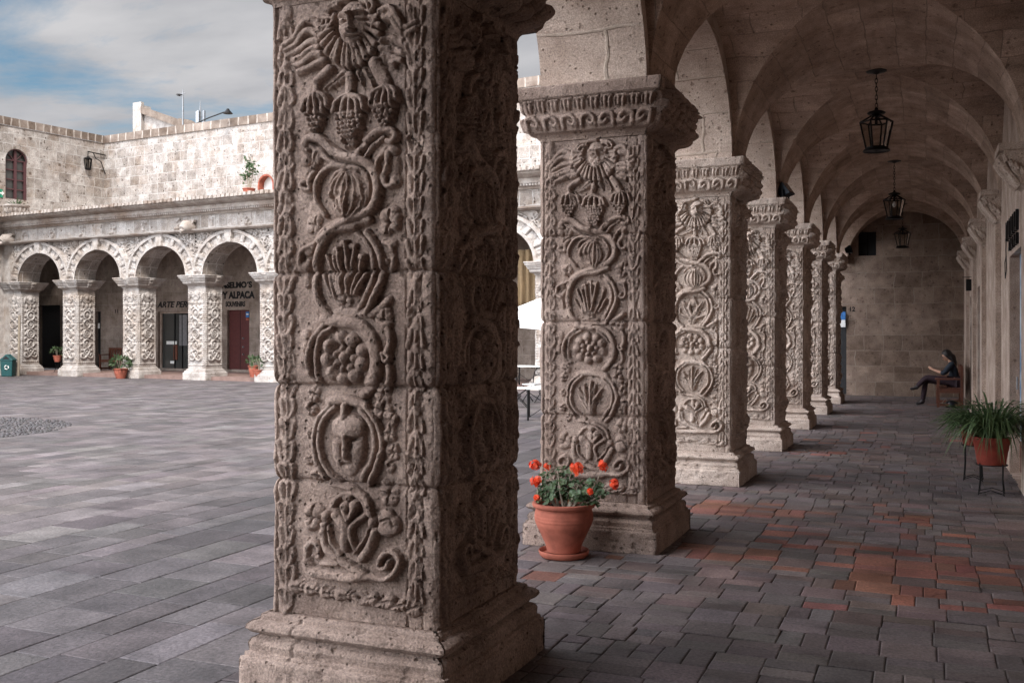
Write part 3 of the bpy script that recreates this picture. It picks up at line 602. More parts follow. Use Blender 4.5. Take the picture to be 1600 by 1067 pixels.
def make_pillar(name, label, du, dside, dz, mat, seed, sc=1.0, alt=0, hidden=0.03, joints=(0.98, 1.42, 1.90, 2.62), group='carved pillars along the gallery', rough=1.0, mag=1.0):
    t = thing(name, label, 'pillar', group=group)
    zs = np.arange(BZ, CZ + 1e-6, dz); nf = int(SHW / du); ns = int(SHD / dside); nh = int(SHW / hidden); nl = int(SHD / hidden)
    gr = lambda n, w: np.arange(n) / n * w
    A = carve(gr(nf, SHW), zs, du * 0.9, 0.0035, seed, sc, alt, SHW, mag); B = carve(gr(ns, SHD), zs, dside * 0.9, 0.004, seed + 3, sc * 0.9, 1 - alt, SHD, mag)
    C_ = carve(gr(nh, SHW), zs, hidden * 0.8, 0.004, seed + 6, sc, alt); D = carve(gr(nl, SHD), zs, hidden * 0.8, 0.004, seed + 8, sc, alt, SHD)
    me = wrap_mesh('shaft', SHW / 2, SHD / 2, zs, np.zeros(len(zs)), [A, B, C_, D], [nf, ns, nh, nl], 0.014, joints, seed); link('shaft', me, mat, t)
    # base: worn mouldings
    zb = np.unique(np.concatenate([np.linspace(0, 0.36, int(0.36 / (dz * 1.6))), [p[0] for p in BASE_P]])); ob = np.interp(zb, [p[0] for p in BASE_P], [p[1] for p in BASE_P])
    nb = [max(24, int(1.08 / (du * 2.2)))] * 4; nr = []
    for k in range(4):
        U, Z = np.meshgrid(np.arange(nb[k]) / nb[k] * 1.08 + k * 3, zb)
        d = 0.008 * fbm(U, Z, 5, seed + 50 + k, 5) - 0.012 * np.clip(fbm(U, Z, 11, seed + 60 + k, 4) - 0.22, 0, 1) * 3
        d -= 0.014 * np.exp(-((U - k * 3 - 0.27 - 0.1 * k) / 0.006) ** 2) * (Z > 0.17)
        nr.append(d * rough)
    me = wrap_mesh('base', SHW / 2, SHD / 2 , zb, ob, nr, nb, 0.016, (), seed + 1, 0.0015); link('base', me, mat, t)
    # capital: leaf row, egg row, top slab
    zc = np.arange(CZ, TOPZ + 1e-6, max(dz, 0.004)); oc = cap_profile(zc); nk = [max(40, int(1.1 / (du * 1.1))), max(40, int(1.2 / (dside * 1.1))), max(30, int(1.1 / 0.02)), max(30, int(1.2 / 0.02))]
    rl = []
    for k in range(4):
        Ltot = (SHW if k % 2 == 0 else SHD) + 0.22; us = np.arange(nk[k]) / nk[k] * Ltot; Rf = Relief(us, zc, du * 0.8, 0.003, seed + 70 + k)
        n = 10
        for i in range(n):
            x = (i + 0.5) * Ltot / n
            Rf.dome((x - 0.018, 3.425), 0.017, 0.048, 0.036, 0.05); Rf.dome((x + 0.018, 3.42), 0.017, 0.046, 0.034, -0.05); Rf.stroke([(x - 0.04, 3.462), (x + 0.04, 3.462)], 0.010, 0.030); Rf.stroke([(x - 0.048, 3.40), (x - 0.048, 3.455)], 0.006, 0.018)
        m = 7
        for i in range(m):
            x = (i + 0.5) * Ltot / m; sg = 1 if i < m / 2 else -1
            Rf.stroke([(x - 0.055 * sg, 3.255), (x - 0.045 * sg, 3.32), (x + 0.01 * sg, 3.338), (x + 0.05 * sg, 3.30), (x + 0.03 * sg, 3.265), (x + 0.0, 3.285)], 0.020, 0.036, 0.014)
            Rf.dome((x + 0.055 * sg, 3.27), 0.022, 0.03, 0.03)
        U, Z = np.meshgrid(us, zc); H = Rf.H + 0.006 * fbm(U + k, Z, 12, seed + 80, 4)
        if k == 1:
            R2 = Relief(us, zc, 0.01, 0.004, seed + 84)
            for j, zz_ in enumerate((3.245, 3.315, 3.385, 3.455)):
                for i in range(7): R2.dome(((i + 0.5 + 0.5 * (j % 2)) * Ltot / 7.5, zz_), 0.085, 0.05, 0.055 + 0.035 * R2.rng.random() + (0.02 if 0 < j < 3 else 0), 0, 0.5)
            H = np.maximum(H, R2.H * np.clip((us[None, :] + 0.02) / 0.08, 0, 1)) + 0.012 * fbm(U, Z, 16, seed + 82, 3)
        H += -0.03 * np.clip(fbm(U + 7 * k, Z * 0.3, 7, seed + 90, 3) - 0.25, 0, 1) * (Z > 3.48)
        rl.append(H)
    me = wrap_mesh('capital', SHW / 2, SHD / 2, zc, oc, rl, nk, 0.014, (), seed + 2); link('capital', me, mat, t)
    return t

# plinth fronts were measured: shaft front is 0.097 behind them
PY = [3.88 + 0.47 + 3.53 * k for k in (-1,)] + [4.35, 7.87, 11.50, 15.02, 18.55, 21.98, 25.45]
PXC = FX + SHW / 2
PY[0] = 0.83

# ------------------------------------------------------------------ floors
rng = random.Random(7)
def tile(mb, x0, x1, y0, y1, z, g, tint, tilt=0.004, ch=0.008, dep=0.02):
    zs = [z + rng.uniform(-tilt, tilt) for _ in range(4)]
    a = [(x0 + g, y0 + g), (x1 - g, y0 + g), (x1 - g, y1 - g), (x0 + g, y1 - g)]
    j = lambda: rng.uniform(-g * 0.5, g * 0.5)
    o = [(p[0] + j(), p[1] + j()) for p in a]; cxm, cym = (x0 + x1) / 2, (y0 + y1) / 2
    i = [(p[0] - math.copysign(ch, p[0] - cxm), p[1] - math.copysign(ch, p[1] - cym)) for p in o]
    V = [(p[0], p[1], zz) for p, zz in zip(i, zs)] + [(p[0], p[1], zz - ch * 0.5) for p, zz in zip(o, zs)] + [(p[0], p[1], z - dep) for p in o]
    F = [(0, 1, 2, 3)] + [(4 + k, 4 + (k + 1) % 4, (k + 1) % 4, k) for k in range(4)] + [(8 + k, 8 + (k + 1) % 4, 4 + (k + 1) % 4, 4 + k) for k in range(4)]
    mb.add(V, F, None, tint)
def vary(c, v, rgbv=0.04):
    k = 1 + rng.uniform(-v, v); return tuple(max(0.005, q * k * (1 + rng.uniform(-rgbv, rgbv))) for q in c)
MODN = 0.265
RC = [at(a, b, (0, 0, 0), (0, 0, 1)) for a, b in ((1085, 795), (1130, 792), (1180, 800), (1240, 795), (1215, 832), (1290, 848), (1345, 880), (1400, 868), (1420, 892), (1475, 895), (1560, 892), (1500, 840), (1120, 868), (1170, 872), (1390, 800), (1430, 812), (1360, 905), (1310, 690), (1370, 700), (1450, 945), (1260, 705))]
mb = MB(); ny = int((28.72 + 3) / MODN); nx = int((0.93 + 3.12) / MODN)
for jy in range(ny):
    rsh = rng.uniform(-0.07, 0.07) if jy % 2 else rng.uniform(-0.02, 0.02)
    for ix in range(nx + 2):
        wx = lambda i: -3.12 + i * MODN + ((rsh if i else 0) + 0.012 * math.sin(i * 7.3 + jy * 0.21) if i else 0); x0 = wx(ix); x1 = min(0.95, wx(ix + 1)); y0 = -3 + jy * MODN; y1 = y0 + MODN
        if x1 - x0 < 0.05: continue
        def col(xc, yc):
            red = 0.012 if yc > 6 else 0.003
            for c in RC: red += 0.60 * math.exp(-((xc - c.x) ** 2 / 0.10 + (yc - c.y) ** 2 / 0.07))
            r = rng.random()
            if r < red: return vary((0.190, 0.080, 0.060), 0.34, 0.10)
            if r < red + 0.3 and yc > 6.0: return vary((0.128, 0.092, 0.084), 0.25, 0.05)
            return vary((0.118, 0.096, 0.093), 0.24, 0.04)
        k = rng.random(); xm, ym = (x0 + x1) / 2, (y0 + y1) / 2 + rng.uniform(-0.01, 0.01); yb = rng.uniform(-0.003, 0.003)
        if k < 0.60:
            for a, b in ((y0, ym), (ym, y1)): tile(mb, x0, x1, a, b, yb, 0.0024, col(xm, (a + b) / 2), 0.003, 0.007)
        elif k < 0.70:
            for a, b in ((x0, xm), (xm, x1)): tile(mb, a, b, y0, y1, yb, 0.0024, col((a + b) / 2, ym), 0.003, 0.007)
        elif k < 0.80:
            for a, b in ((y0, ym), (ym, y1)):
                for c_, d_ in ((x0, xm), (xm, x1)): tile(mb, c_, d_, a, b, yb, 0.0024, col(xm, ym), 0.003, 0.007)
        else: tile(mb, x0, x1, y0, y1, yb, 0.0025, col(xm, ym), 0.003, 0.007)
tag(mb.build('gallery_floor', M['floor_in']), kind='structure')
mb = MB(); x = -3.12
while x > -40:
    w = rng.choice((0.26, 0.32, 0.38, 0.44)); y = -3 + rng.uniform(-1, 0)
    while y < 33:
        l = rng.uniform(0.32, 0.72); r = rng.random()
        c = vary((0.106, 0.089, 0.088), 0.28, 0.03) if r < 0.93 else vary((0.15, 0.128, 0.126), 0.12, 0.03)
        tile(mb, x - w, x, y, y + l, -0.002, 0.003, c, 0.002, 0.006); y += l
    x -= w
tag(mb.build('courtyard_paving', M['floor_out']), kind='structure')
mb = MB(); mb.quad((-60, -30, -0.013), (40, -30, -0.013), (40, 70, -0.013), (-60, 70, -0.013)); tag(mb.build('ground', M['mortar']), kind='structure')
# round bed of dark cobbles set in the slabs
mb = MB(); CC = (-16.2, 12.0); CR = 2.5
for i in range(2600):
    a = rng.random() * 6.283; r = CR * math.sqrt(rng.random()); q = 0.032 * rng.uniform(0.7, 1.3); c = vary((0.062, 0.055, 0.056), 0.35)
    p = (CC[0] + r * math.cos(a), CC[1] + r * math.sin(a)); V = [(p[0], p[1], 0.022)]; n = 6
    for k in range(n): b = k * 6.283 / n + i; V.append((p[0] + q * 0.7 * math.cos(b), p[1] + q * 0.7 * math.sin(b), 0.016))
    for k in range(n): b = k * 6.283 / n + i; V.append((p[0] + q * math.cos(b), p[1] + q * math.sin(b), 0.0))
    mb.add(V, [(0, 1 + k, 1 + (k + 1) % n) for k in range(n)] + [(1 + k, 7 + k, 7 + (k + 1) % n, 1 + (k + 1) % n) for k in range(n)], None, c)
tag(mb.build('cobbles', M['pebble'], smooth=True), kind='stuff')

# ------------------------------------------------------------------ the gallery: pillars
PLAB = ['carved stone pillar standing just behind the nearest one, out of sight',
        'nearest and largest carved pillar, filling the middle of the view',
        'carved pillar behind the potted red geranium',
        'carved pillar next beyond the one with the geranium, crisp fruit medallions on its face',
        'carved pillar with a floodlight on top of its capital',
        'carved pillar just beyond the one carrying the floodlight, two short of the end of the row',
        'carved pillar before the last of the row, narrow sliver of vine carving showing',
        'farthest carved pillar at the dark end wall of the gallery']
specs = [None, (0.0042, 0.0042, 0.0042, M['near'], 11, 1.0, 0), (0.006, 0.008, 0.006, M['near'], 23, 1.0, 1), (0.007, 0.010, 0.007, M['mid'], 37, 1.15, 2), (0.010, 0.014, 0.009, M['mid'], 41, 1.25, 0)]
pill = [None] * 8
for i in range(1, 5):
    du, dsd, dz, mat, seed, sc, alt = specs[i]
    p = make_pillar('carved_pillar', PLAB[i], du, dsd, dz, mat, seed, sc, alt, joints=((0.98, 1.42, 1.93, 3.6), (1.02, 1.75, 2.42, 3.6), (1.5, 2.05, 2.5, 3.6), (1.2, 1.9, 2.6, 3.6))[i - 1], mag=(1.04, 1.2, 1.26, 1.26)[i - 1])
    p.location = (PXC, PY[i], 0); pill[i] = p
for i in (5, 6, 7):
    p = copy_tree(pill[4]); p['label'] = PLAB[i]; p.location = (PXC, PY[i], 0); pill[i] = p
p = copy_tree(pill[3]); p['label'] = PLAB[0]; p.location = (PXC, PY[0], 0)

# arcade wall over the pillars
XI, XO, SPR, TOPW, YE = FX + SHW, FX, TOPZ, 6.4, 28.72
XW = 0.93; XC = (XI + XW) / 2; VA = (XW - XI) / 2; VR = 1.36
bays = [(PY[i], PY[i + 1]) for i in range(7)] + [(PY[7], 29.2)]
mb = MB(); NA = 28
def wallq(mb, ya, yb, za0, za1, zb):
    for X, fl in ((XI, 1), (XO, 0)):
        q = [(X, ya, za0), (X, yb, za1), (X, yb, zb), (X, ya, zb)]
        if not fl: q = q[::-1]
        mb.quad(*q, uv=[(p[1], p[2]) for p in q])
wallq(mb, -3.0, PY[0] + 0.45, 0, 0, TOPW)
for a, b in bays:
    h = (b - a) / 2 - 0.455; m = (a + b) / 2; rise = 1.13
    C_ = [(m - h * math.cos(math.pi * k / NA), SPR - 0.004 + rise * math.sin(math.pi * k / NA)) for k in range(NA + 1)]; s_ = 0
    wallq(mb, a, m - h, SPR - 0.004, SPR - 0.004, TOPW); wallq(mb, m + h, b, SPR - 0.004, SPR - 0.004, TOPW)
    for k in range(NA):
        (y0, z0), (y1, z1) = C_[k], C_[k + 1]; d = math.hypot(y1 - y0, z1 - z0)
        wallq(mb, y0, y1, z0, z1, TOPW)
        mb.quad((XO, y0, z0), (XI, y0, z0), (XI, y1, z1), (XO, y1, z1), uv=[(0, s_), (XI - XO, s_), (XI - XO, s_ + d), (0, s_ + d)]); s_ += d
    for y0, y1 in ((a, m - h), (m + h, b)): mb.quad((XO, y0, SPR - 0.004), (XO, y1, SPR - 0.004), (XI, y1, SPR - 0.004), (XI, y0, SPR - 0.004), uv=[(0, 0)] * 4)
aw = mb.build('arcade_wall', M['arch']); tag(aw, 'plain stone arches carried by the row of big carved pillars on the near side', 'arcade')
mb = MB()
PR = [(0.0, 5.95), (-0.06, 5.96), (-0.10, 6.05), (-0.22, 6.12), (-0.25, 6.24), (-0.38, 6.30), (-0.42, 6.42), (-0.42, 6.47), (0.0, 6.47)]
for (d0, z0), (d1, z1) in zip(PR[:-1], PR[1:]): mb.quad((XO + d0, -3, z0), (XO + d1, -3, z1), (XO + d1, 29.2, z1), (XO + d0, 29.2, z0))
mb.build('cornice', M['white'], aw)

# groined vault
mb = MB(); NG = 26
def uvw(P, web): return [((P_[0], P_[1])) for P_ in P]
def vz(t): return SPR + VR * math.sin(t)
vb = [(-3.0, PY[0])] + bays[:-1] + [(PY[7], YE + 0.02)]
for a, b in vb:
    m = (a + b) / 2; hb = (b - a) / 2 - 0.36; tx = [math.pi * k / NG for k in range(NG + 1)]
    xs = [XC - VA * math.cos(t) for t in tx]; ys = [m - hb * math.cos(t) for t in tx]
    for i in range(NG):      # barrel strips next to the piers
        for y0, y1 in ((a, ys[0]), (ys[-1], b)):
            mb.quad((xs[i], y0, vz(tx[i])), (xs[i], y1, vz(tx[i])), (xs[i + 1], y1, vz(tx[i + 1])), (xs[i + 1], y0, vz(tx[i + 1])), uv=[(y0, VA * tx[i] * 0.98), (y1, VA * tx[i] * 0.98), (y1, VA * tx[i + 1] * 0.98), (y0, VA * tx[i + 1] * 0.98)])
    for i in range(NG):
        for j in range(NG):
            def P(i, j): return (xs[i], ys[j], max(vz(tx[i]), vz(tx[j])))
            mi, mj = min(i, NG - 1 - i), min(j, NG - 1 - j); q = [(i, j), (i, j + 1), (i + 1, j + 1), (i + 1, j)]
            if mi == mj:
                d1 = (i == j)   # crease runs along (i,j)-(i+1,j+1) or the other diagonal
                tri = [(q[0], q[1], q[2]), (q[0], q[2], q[3])] if d1 else [(q[0], q[1], q[3]), (q[1], q[2], q[3])]
            else: tri = [q]
            for T in tri:
                ci = sum(math.sin(math.pi * p[0] / NG) for p in T); cj = sum(math.sin(math.pi * p[1] / NG) for p in T); bx = ci > cj
                Pv = [P(*p) for p in T]; uv = [((p3[1], VA * tx[p[0]] * 0.98) if bx else (p3[0], hb * tx[p[1]])) for p, p3 in zip(T, Pv)]
                mb.add(Pv, [tuple(range(len(Pv)))], [uv])
va = mb.build('vaulted_ceiling', M['vault'], smooth=True, ang=18); tag(va, 'dark groined stone vault running the length of the gallery', 'vault')
mb = MB(); mb.box(-3.2, 1.5, -3.4, 29.0, 6.40, 6.75); mb.box(0.9, 1.5, -3.4, 29.0, 6.75, 10.2); mb.box(-3.0, 1.4, -3.4, -3.0, 0, 6.4)
rf = mb.build('gallery_roof', M['whitewall']); tag(rf, 'flat roof slab and set-back upper wall lying over the gallery vault', 'roof')

# ------------------------------------------------------------------ walls with openings
def holed(mb, u0, u1, z0, z1, holes, P, depth, back=False):
    us = sorted({u0, u1, *[h[0] for h in holes], *[h[1] for h in holes]}); zs = sorted({z0, z1, *[h[2] for h in holes], *[h[3] for h in holes]})
    def q(a, b, c, d):
        mb.quad(P(*a), P(*b), P(*c), P(*d), uv=[(a[0] + a[2], a[1]), (b[0] + b[2], b[1]), (c[0] + c[2], c[1]), (d[0] + d[2], d[1])])
    for i in range(len(us) - 1):
        for j in range(len(zs) - 1):
            um, zm = (us[i] + us[i + 1]) / 2, (zs[j] + zs[j + 1]) / 2
            if any(h[0] < um < h[1] and h[2] < zm < h[3] for h in holes): continue
            q((us[i], zs[j], 0), (us[i + 1], zs[j], 0), (us[i + 1], zs[j + 1], 0), (us[i], zs[j + 1], 0))
    for h in holes:
        a, b, c, d = h[:4]
        if len(h) > 4:      # round-headed opening
            r = (b - a) / 2; sp = d - r; m = (a + b) / 2; n = 14
            A = [(m - r * math.cos(math.pi * k / n), sp + r * math.sin(math.pi * k / n)) for k in range(n + 1)]
            for k in range(n):
                q((A[k][0], A[k][1], 0), (A[k + 1][0], A[k + 1][1], 0), (A[k + 1][0], d, 0), (A[k][0], d, 0))
                q((A[k][0], A[k][1], 0), (A[k + 1][0], A[k + 1][1], 0), (A[k + 1][0], A[k + 1][1], depth), (A[k][0], A[k][1], depth))
            top = sp
        else:
            top = d; q((a, d, 0), (b, d, 0), (b, d, depth), (a, d, depth))
        q((a, c, 0), (a, top, 0), (a, top, depth), (a, c, depth)); q((b, c, 0), (b, top, 0), (b, top, depth), (b, c, depth)); q((a, c, 0), (b, c, 0), (b, c, depth), (a, c, depth))

# right-hand wall with shop doors
PW = lambda u, z, d: (XW + d, u, z)
doors = [(11.75, 13.35, 0.0, 2.58), (19.5, 21.35, 0.0, 2.56), (23.4, 24.9, 0.0, 2.5)]
mb = MB(); holed(mb, -3, YE, 0, 5.2, doors, PW, 0.30)
rw = mb.build('gallery_wall', M['plaster']); tag(rw, 'streaked plaster wall with shop doorways down the right side of the gallery', 'wall')
for i, (a, b, c, d) in enumerate(doors):
    mb = MB(); xd = XW + 0.115 if i == 0 else XW + 0.2
    mb.box(xd, xd + 0.06, a + 0.005, b - 0.005, 0.01, d - 0.005)
    for k in range(2):
        for (za, zb) in ((0.2, 1.0), (1.15, 2.35)):
            ya = a + 0.12 + k * (b - a) / 2; mb.box(xd - 0.012, xd, ya, ya + (b - a) / 2 - 0.24, za, zb)
    dr = mb.build('door', M['dark'] if i else M['wood'], rw); hm = MB(); hm.tube([(xd - 0.04, b - 0.12, 1.0), (xd - 0.04, b - 0.12, 1.15)], 0.012); hm.build('handle', M['steel'], dr)
mb = MB(); mb.box(XW + 0.085, XW + 0.101, 11.3, 13.0, 0.42, 2.62); po = mb.build('poster', M['poster'])
po = tag(po, 'tall blue and white poster board leaning in the nearest doorway', 'poster')
for i in range(0, 7):
    yc = PY[i + 1]; mb = MB()
    prof = [(0.0, 3.14), (0.05, 3.18), (0.06, 3.24), (0.12, 3.30), (0.13, 3.36), (0.19, 3.42), (0.20, 3.50), (0.25, 3.505), (0.25, 3.575)]
    for k in range(len(prof) - 1):
        (d0, z0), (d1, z1) = prof[k], prof[k + 1]; w0, w1 = 0.24 + d0 * 0.4, 0.24 + d1 * 0.4
        mb.quad((XW - d0, yc - w0, z0), (XW - d0, yc + w0, z0), (XW - d1, yc + w1, z1), (XW - d1, yc - w1, z1))
        for sg in (-1, 1): mb.quad((XW, yc + sg * w0, z0), (XW - d0, yc + sg * w0, z0), (XW - d1, yc + sg * w1, z1), (XW, yc + sg * w1, z1))
    mb.quad((XW, yc - 0.34, 3.575), (XW - 0.25, yc - 0.34, 3.575), (XW - 0.25, yc + 0.34, 3.575), (XW, yc + 0.34, 3.575))
    for k in range(5):
        yy = yc - 0.22 + k * 0.11
        mb.tube([(XW - 0.05, yy, 3.16), (XW - 0.10, yy, 3.22), (XW - 0.16, yy + 0.01, 3.31), (XW - 0.19, yy, 3.36), (XW - 0.235, yy, 3.44), (XW - 0.21, yy, 3.49)], [0.02, 0.035, 0.03, 0.042, 0.04, 0.015], 7)
    for k in range(4):
        for yy in (yc - 0.30, yc + 0.30): mb.tube([(XW - 0.02 - k * 0.05, yy, 3.26 + k * 0.045), (XW - 0.05 - k * 0.05, yy, 3.33 + k * 0.045)], [0.03, 0.022], 6)
    c = mb.build('corbel', M['mid'], rw, smooth=True, ang=40)
    m_ = MB()
    if i == 2: continue      # the first doorway takes this pilaster's place
    m_.box(XW - 0.07, XW + 0.01, yc - 0.27, yc + 0.27, 0.16, 3.12); m_.box(XW - 0.10, XW + 0.01, yc - 0.30, yc + 0.30, 0.002, 0.158); bevelled(m_.build('pilaster', M['plaster'], rw), 0.012)
    if i in (2, 3, 4):
        mb = MB(); mb.lathe([(0.0, 2.52), (0.03, 2.54), (0.045, 2.60), (0.025, 2.66), (0.05, 2.72), (0.05, 2.80), (0.03, 2.86), (0.04, 2.92), (0.0, 2.95)], 10, (XW - 0.03, yc + 0.3, 0)); mb.build('spindle', M['mid'], c, smooth=True)
# black raised letter shapes over the first shop door: unreadable strokes seen edge on
mb = MB(); 
for r_, (z0, z1) in enumerate(((2.78, 3.0), (2.63, 2.75))):
    for k in range(7 - r_ * 2):
        y = 12.0 + k * 0.24; mb.box(XW - 0.035, XW - 0.004, y, y + 0.05, z0, z1); mb.box(XW - 0.033, XW - 0.005, y + 0.05, y + 0.14, (z1 - 0.04) if k % 2 else z0, z1 if k % 2 else z0 + 0.04)
mb.build('raised_lettering', M['iron'], rw)
mb = MB(); mb.tube([(XW - 0.012, 13.6, 3.0), (XW - 0.012, 13.75, 2.7), (XW - 0.012, 13.62, 2.45), (XW - 0.012, 13.85, 2.35), (XW - 0.012, 13.9, 2.55), (XW - 0.012, 13.7, 2.62)], 0.006, 5); mb.build('cable', M['iron'], rw)
mb = MB(); mb.box(0.55, XW - 0.01, 17.05, 17.09, 2.65, 2.85); wl = None
# hanging board near the far doors
mb = MB(); mb.box(0.77, 0.89, 22.6, 22.63, 2.55, 2.79); mb.tube([(XW, 22.61, 2.83), (0.70, 22.61, 2.83)], 0.008, 6)
hb_ = mb.build('hanging_sign', M['iron']); tag(hb_, 'small black board on a bracket high on the right wall near the far doors', 'sign')

# end wall
PE = lambda u, z, d: (u, YE + d, z)
w0 = at(1341, 400, (0, YE, 0), (0, 1, 0)); w1 = at(1369, 361, (0, YE, 0), (0, 1, 0)); d0 = at(1308, 615, (0, YE, 0), (0, 1, 0)); d1 = at(1322.5, 479, (0, YE, 0), (0, 1, 0))
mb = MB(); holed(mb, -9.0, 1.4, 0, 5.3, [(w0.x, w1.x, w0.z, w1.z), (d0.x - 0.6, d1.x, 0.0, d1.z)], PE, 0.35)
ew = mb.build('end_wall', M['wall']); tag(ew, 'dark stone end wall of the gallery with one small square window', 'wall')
mb = MB(); mb.box(w0.x, w1.x, YE + 0.28, YE + 0.33, w0.z, w1.z); wi = mb.build('window', M['dark'], ew)
mb = MB(); xm = (w0.x + w1.x) / 2; mb.box(xm - 0.02, xm + 0.02, YE + 0.25, YE + 0.278, w0.z, w1.z); mb.box(w0.x, xm - 0.022, YE + 0.255, YE + 0.277, (w0.z + w1.z) / 2 - 0.02, (w0.z + w1.z) / 2 + 0.02); mb.build('frame', M['iron'], wi)
mb = MB(); mb.box(d0.x - 0.6, d1.x, YE + 0.26, YE + 0.32, 0.01, d1.z); dd = mb.build('door', M['dark'], ew)
mb = MB(); mb.box(-1.85, 0.92, YE - 0.05, YE - 0.003, 0.0, 0.62); mb.build('dado', M['wall'], ew)
text_mesh('house_number', '12', 0.17, M['iron'], ew, (d1.x + 0.06, YE - 0.006, d1.z - 0.13), (R(90), 0, 0), off=0.004)
mb = MB(); q0 = at(1309, 510, (0, YE - 0.1, 0), (0, 1, 0)); q1 = at(1321, 487, (0, YE - 0.1, 0), (0, 1, 0)); zc_ = (q0.z + q1.z) / 2
mb.box(q0.x, q1.x, YE - 0.12, YE - 0.09, zc_ - 0.02, q1.z); sg_ = mb.build('shop_sign', M['blue']); tag(sg_, 'small blue and white sign in the doorway of the end wall beside the last pillar', 'sign')
mb = MB(); mb.box(q0.x + 0.002, q1.x - 0.002, YE - 0.122, YE - 0.09, q0.z - 0.02, zc_ - 0.024); mb.build('white_panel', M['whitepaint'], sg_)

# ------------------------------------------------------------------ the far side of the courtyard
FA = R(-6.0); FO = Vector((-23.88, 28.84, 0)); FM = Matrix.Translation(FO) @ Matrix.Rotation(FA, 4, 'Z'); FN = (FM.to_3x3() @ Vector((0, 1, 0)))
def floc(pxx, pyy, ly): return FM.inverted() @ at(pxx, pyy, FM @ Vector((0, ly, 0)), FN)
def fw(x, y, z): return FM @ Vector((x, y, z))
fx = [-10.85, -7.41, -3.97, -0.54, 2.91, 6.45, 10.05, 13.68, 17.2]
FSH, FCT, FB = 3.40, 3.80, 0.42
def far_design(us, zs, seed):
    Rf = Relief(us, zs, 0.012, 0.003, seed); c = SHW / 2; el = lambda cx_, cz, rx, rz, n=18: [(cx_ + rx * math.cos(a), cz + rz * math.sin(a)) for a in np.linspace(0, 6.283, n)]
    Rf.dome((c, 3.10), 0.085, 0.10, 0.09); Rf.dome((c, 3.12), 0.15, 0.14, 0.05)
    for k in range(9): a = R(200 + k * 17.5); Rf.stroke([(c + 0.10 * math.cos(a), 3.09 + 0.10 * math.sin(a)), (c + 0.19 * math.cos(a), 3.09 + 0.19 * math.sin(a))], 0.018, 0.05, 0.026)
    for sg in (-1, 1):
        for k in range(3): Rf.stroke([(c + sg * 0.14, 3.14 - k * 0.05), (c + sg * 0.22, 3.17 - k * 0.06), (c + sg * 0.29, 3.08 - k * 0.06)], 0.022, 0.055, 0.016)
        Rf.dome((c + sg * 0.17, 2.80), 0.05, 0.09, 0.06); Rf.stroke([(c, 2.62), (c + sg * 0.12, 2.66), (c + sg * 0.20, 2.58)], 0.03, 0.06)
    Rf.dome((c, 2.78), 0.065, 0.11, 0.075)
    for i, cz in enumerate((2.42, 2.06, 1.68, 1.30)):
        Rf.stroke(el(c, cz, 0.155, 0.165), 0.030, 0.075); Rf.stroke(el(c, cz, 0.215, 0.18)[2 + i % 2 * 9:9 + i % 2 * 9], 0.022, 0.05)
        if i == 2:
            for k in range(7): Rf.dome((c + 0.075 * math.cos(k * 0.9), cz + 0.08 * math.sin(k * 0.9)), 0.032, 0.034, 0.07)
            Rf.dome((c, cz), 0.028, 0.03, 0.075)
        elif i == 0: Rf.dome((c, cz), 0.09, 0.11, 0.08); [Rf.groove([(c + q, cz - 0.10), (c + q * 1.3, cz), (c + q, cz + 0.10)], 0.010, 0.03) for q in (-0.045, 0, 0.045)]
        elif i == 1: [Rf.stroke([(c, cz - 0.09), (c + q, cz + 0.09 - abs(q) * 0.5)], 0.014, 0.06, 0.018) for q in (-0.085, -0.042, 0, 0.042, 0.085)]
        else: Rf.dome((c, cz + 0.03), 0.075, 0.055, 0.075); Rf.dome((c - 0.04, cz - 0.04), 0.03, 0.07, 0.055); Rf.dome((c + 0.04, cz - 0.04), 0.03, 0.07, 0.055)
        for sg in (-1, 1):
            for dz_, r_ in ((0.19, 0.055), (-0.02, 0.035)): Rf.dome((c + sg * 0.245, cz + dz_), 0.04, r_, 0.055); Rf.dome((c + sg * 0.20, cz + dz_ + 0.02), 0.034, 0.034, 0.05)
    Rf.dome((c, 0.98), 0.06, 0.065, 0.07)
    for sg in (-1, 1):
        Rf.stroke([(c + sg * 0.02, 1.10), (c + sg * 0.13, 1.02), (c + sg * 0.03, 0.86), (c - sg * 0.10, 0.74), (c - sg * 0.24, 0.74), (c - sg * 0.27, 0.86), (c - sg * 0.18, 0.90), (c - sg * 0.15, 0.83)], 0.034, 0.075)
        Rf.dome((c + sg * 0.21, 1.03), 0.06, 0.06, 0.06)
        for k in range(34): z_ = 0.56 + k * 0.078; Rf.dome((c + sg * 0.365, z_), 0.032, 0.036, 0.038)
    for k in range(8): Rf.dome((0.12 + k * 0.088, 0.55), 0.035, 0.026, 0.04)
    U, Z = np.meshgrid(us, zs); return Rf.H + 0.008 * fbm(U, Z, 7, seed + 3, 3)
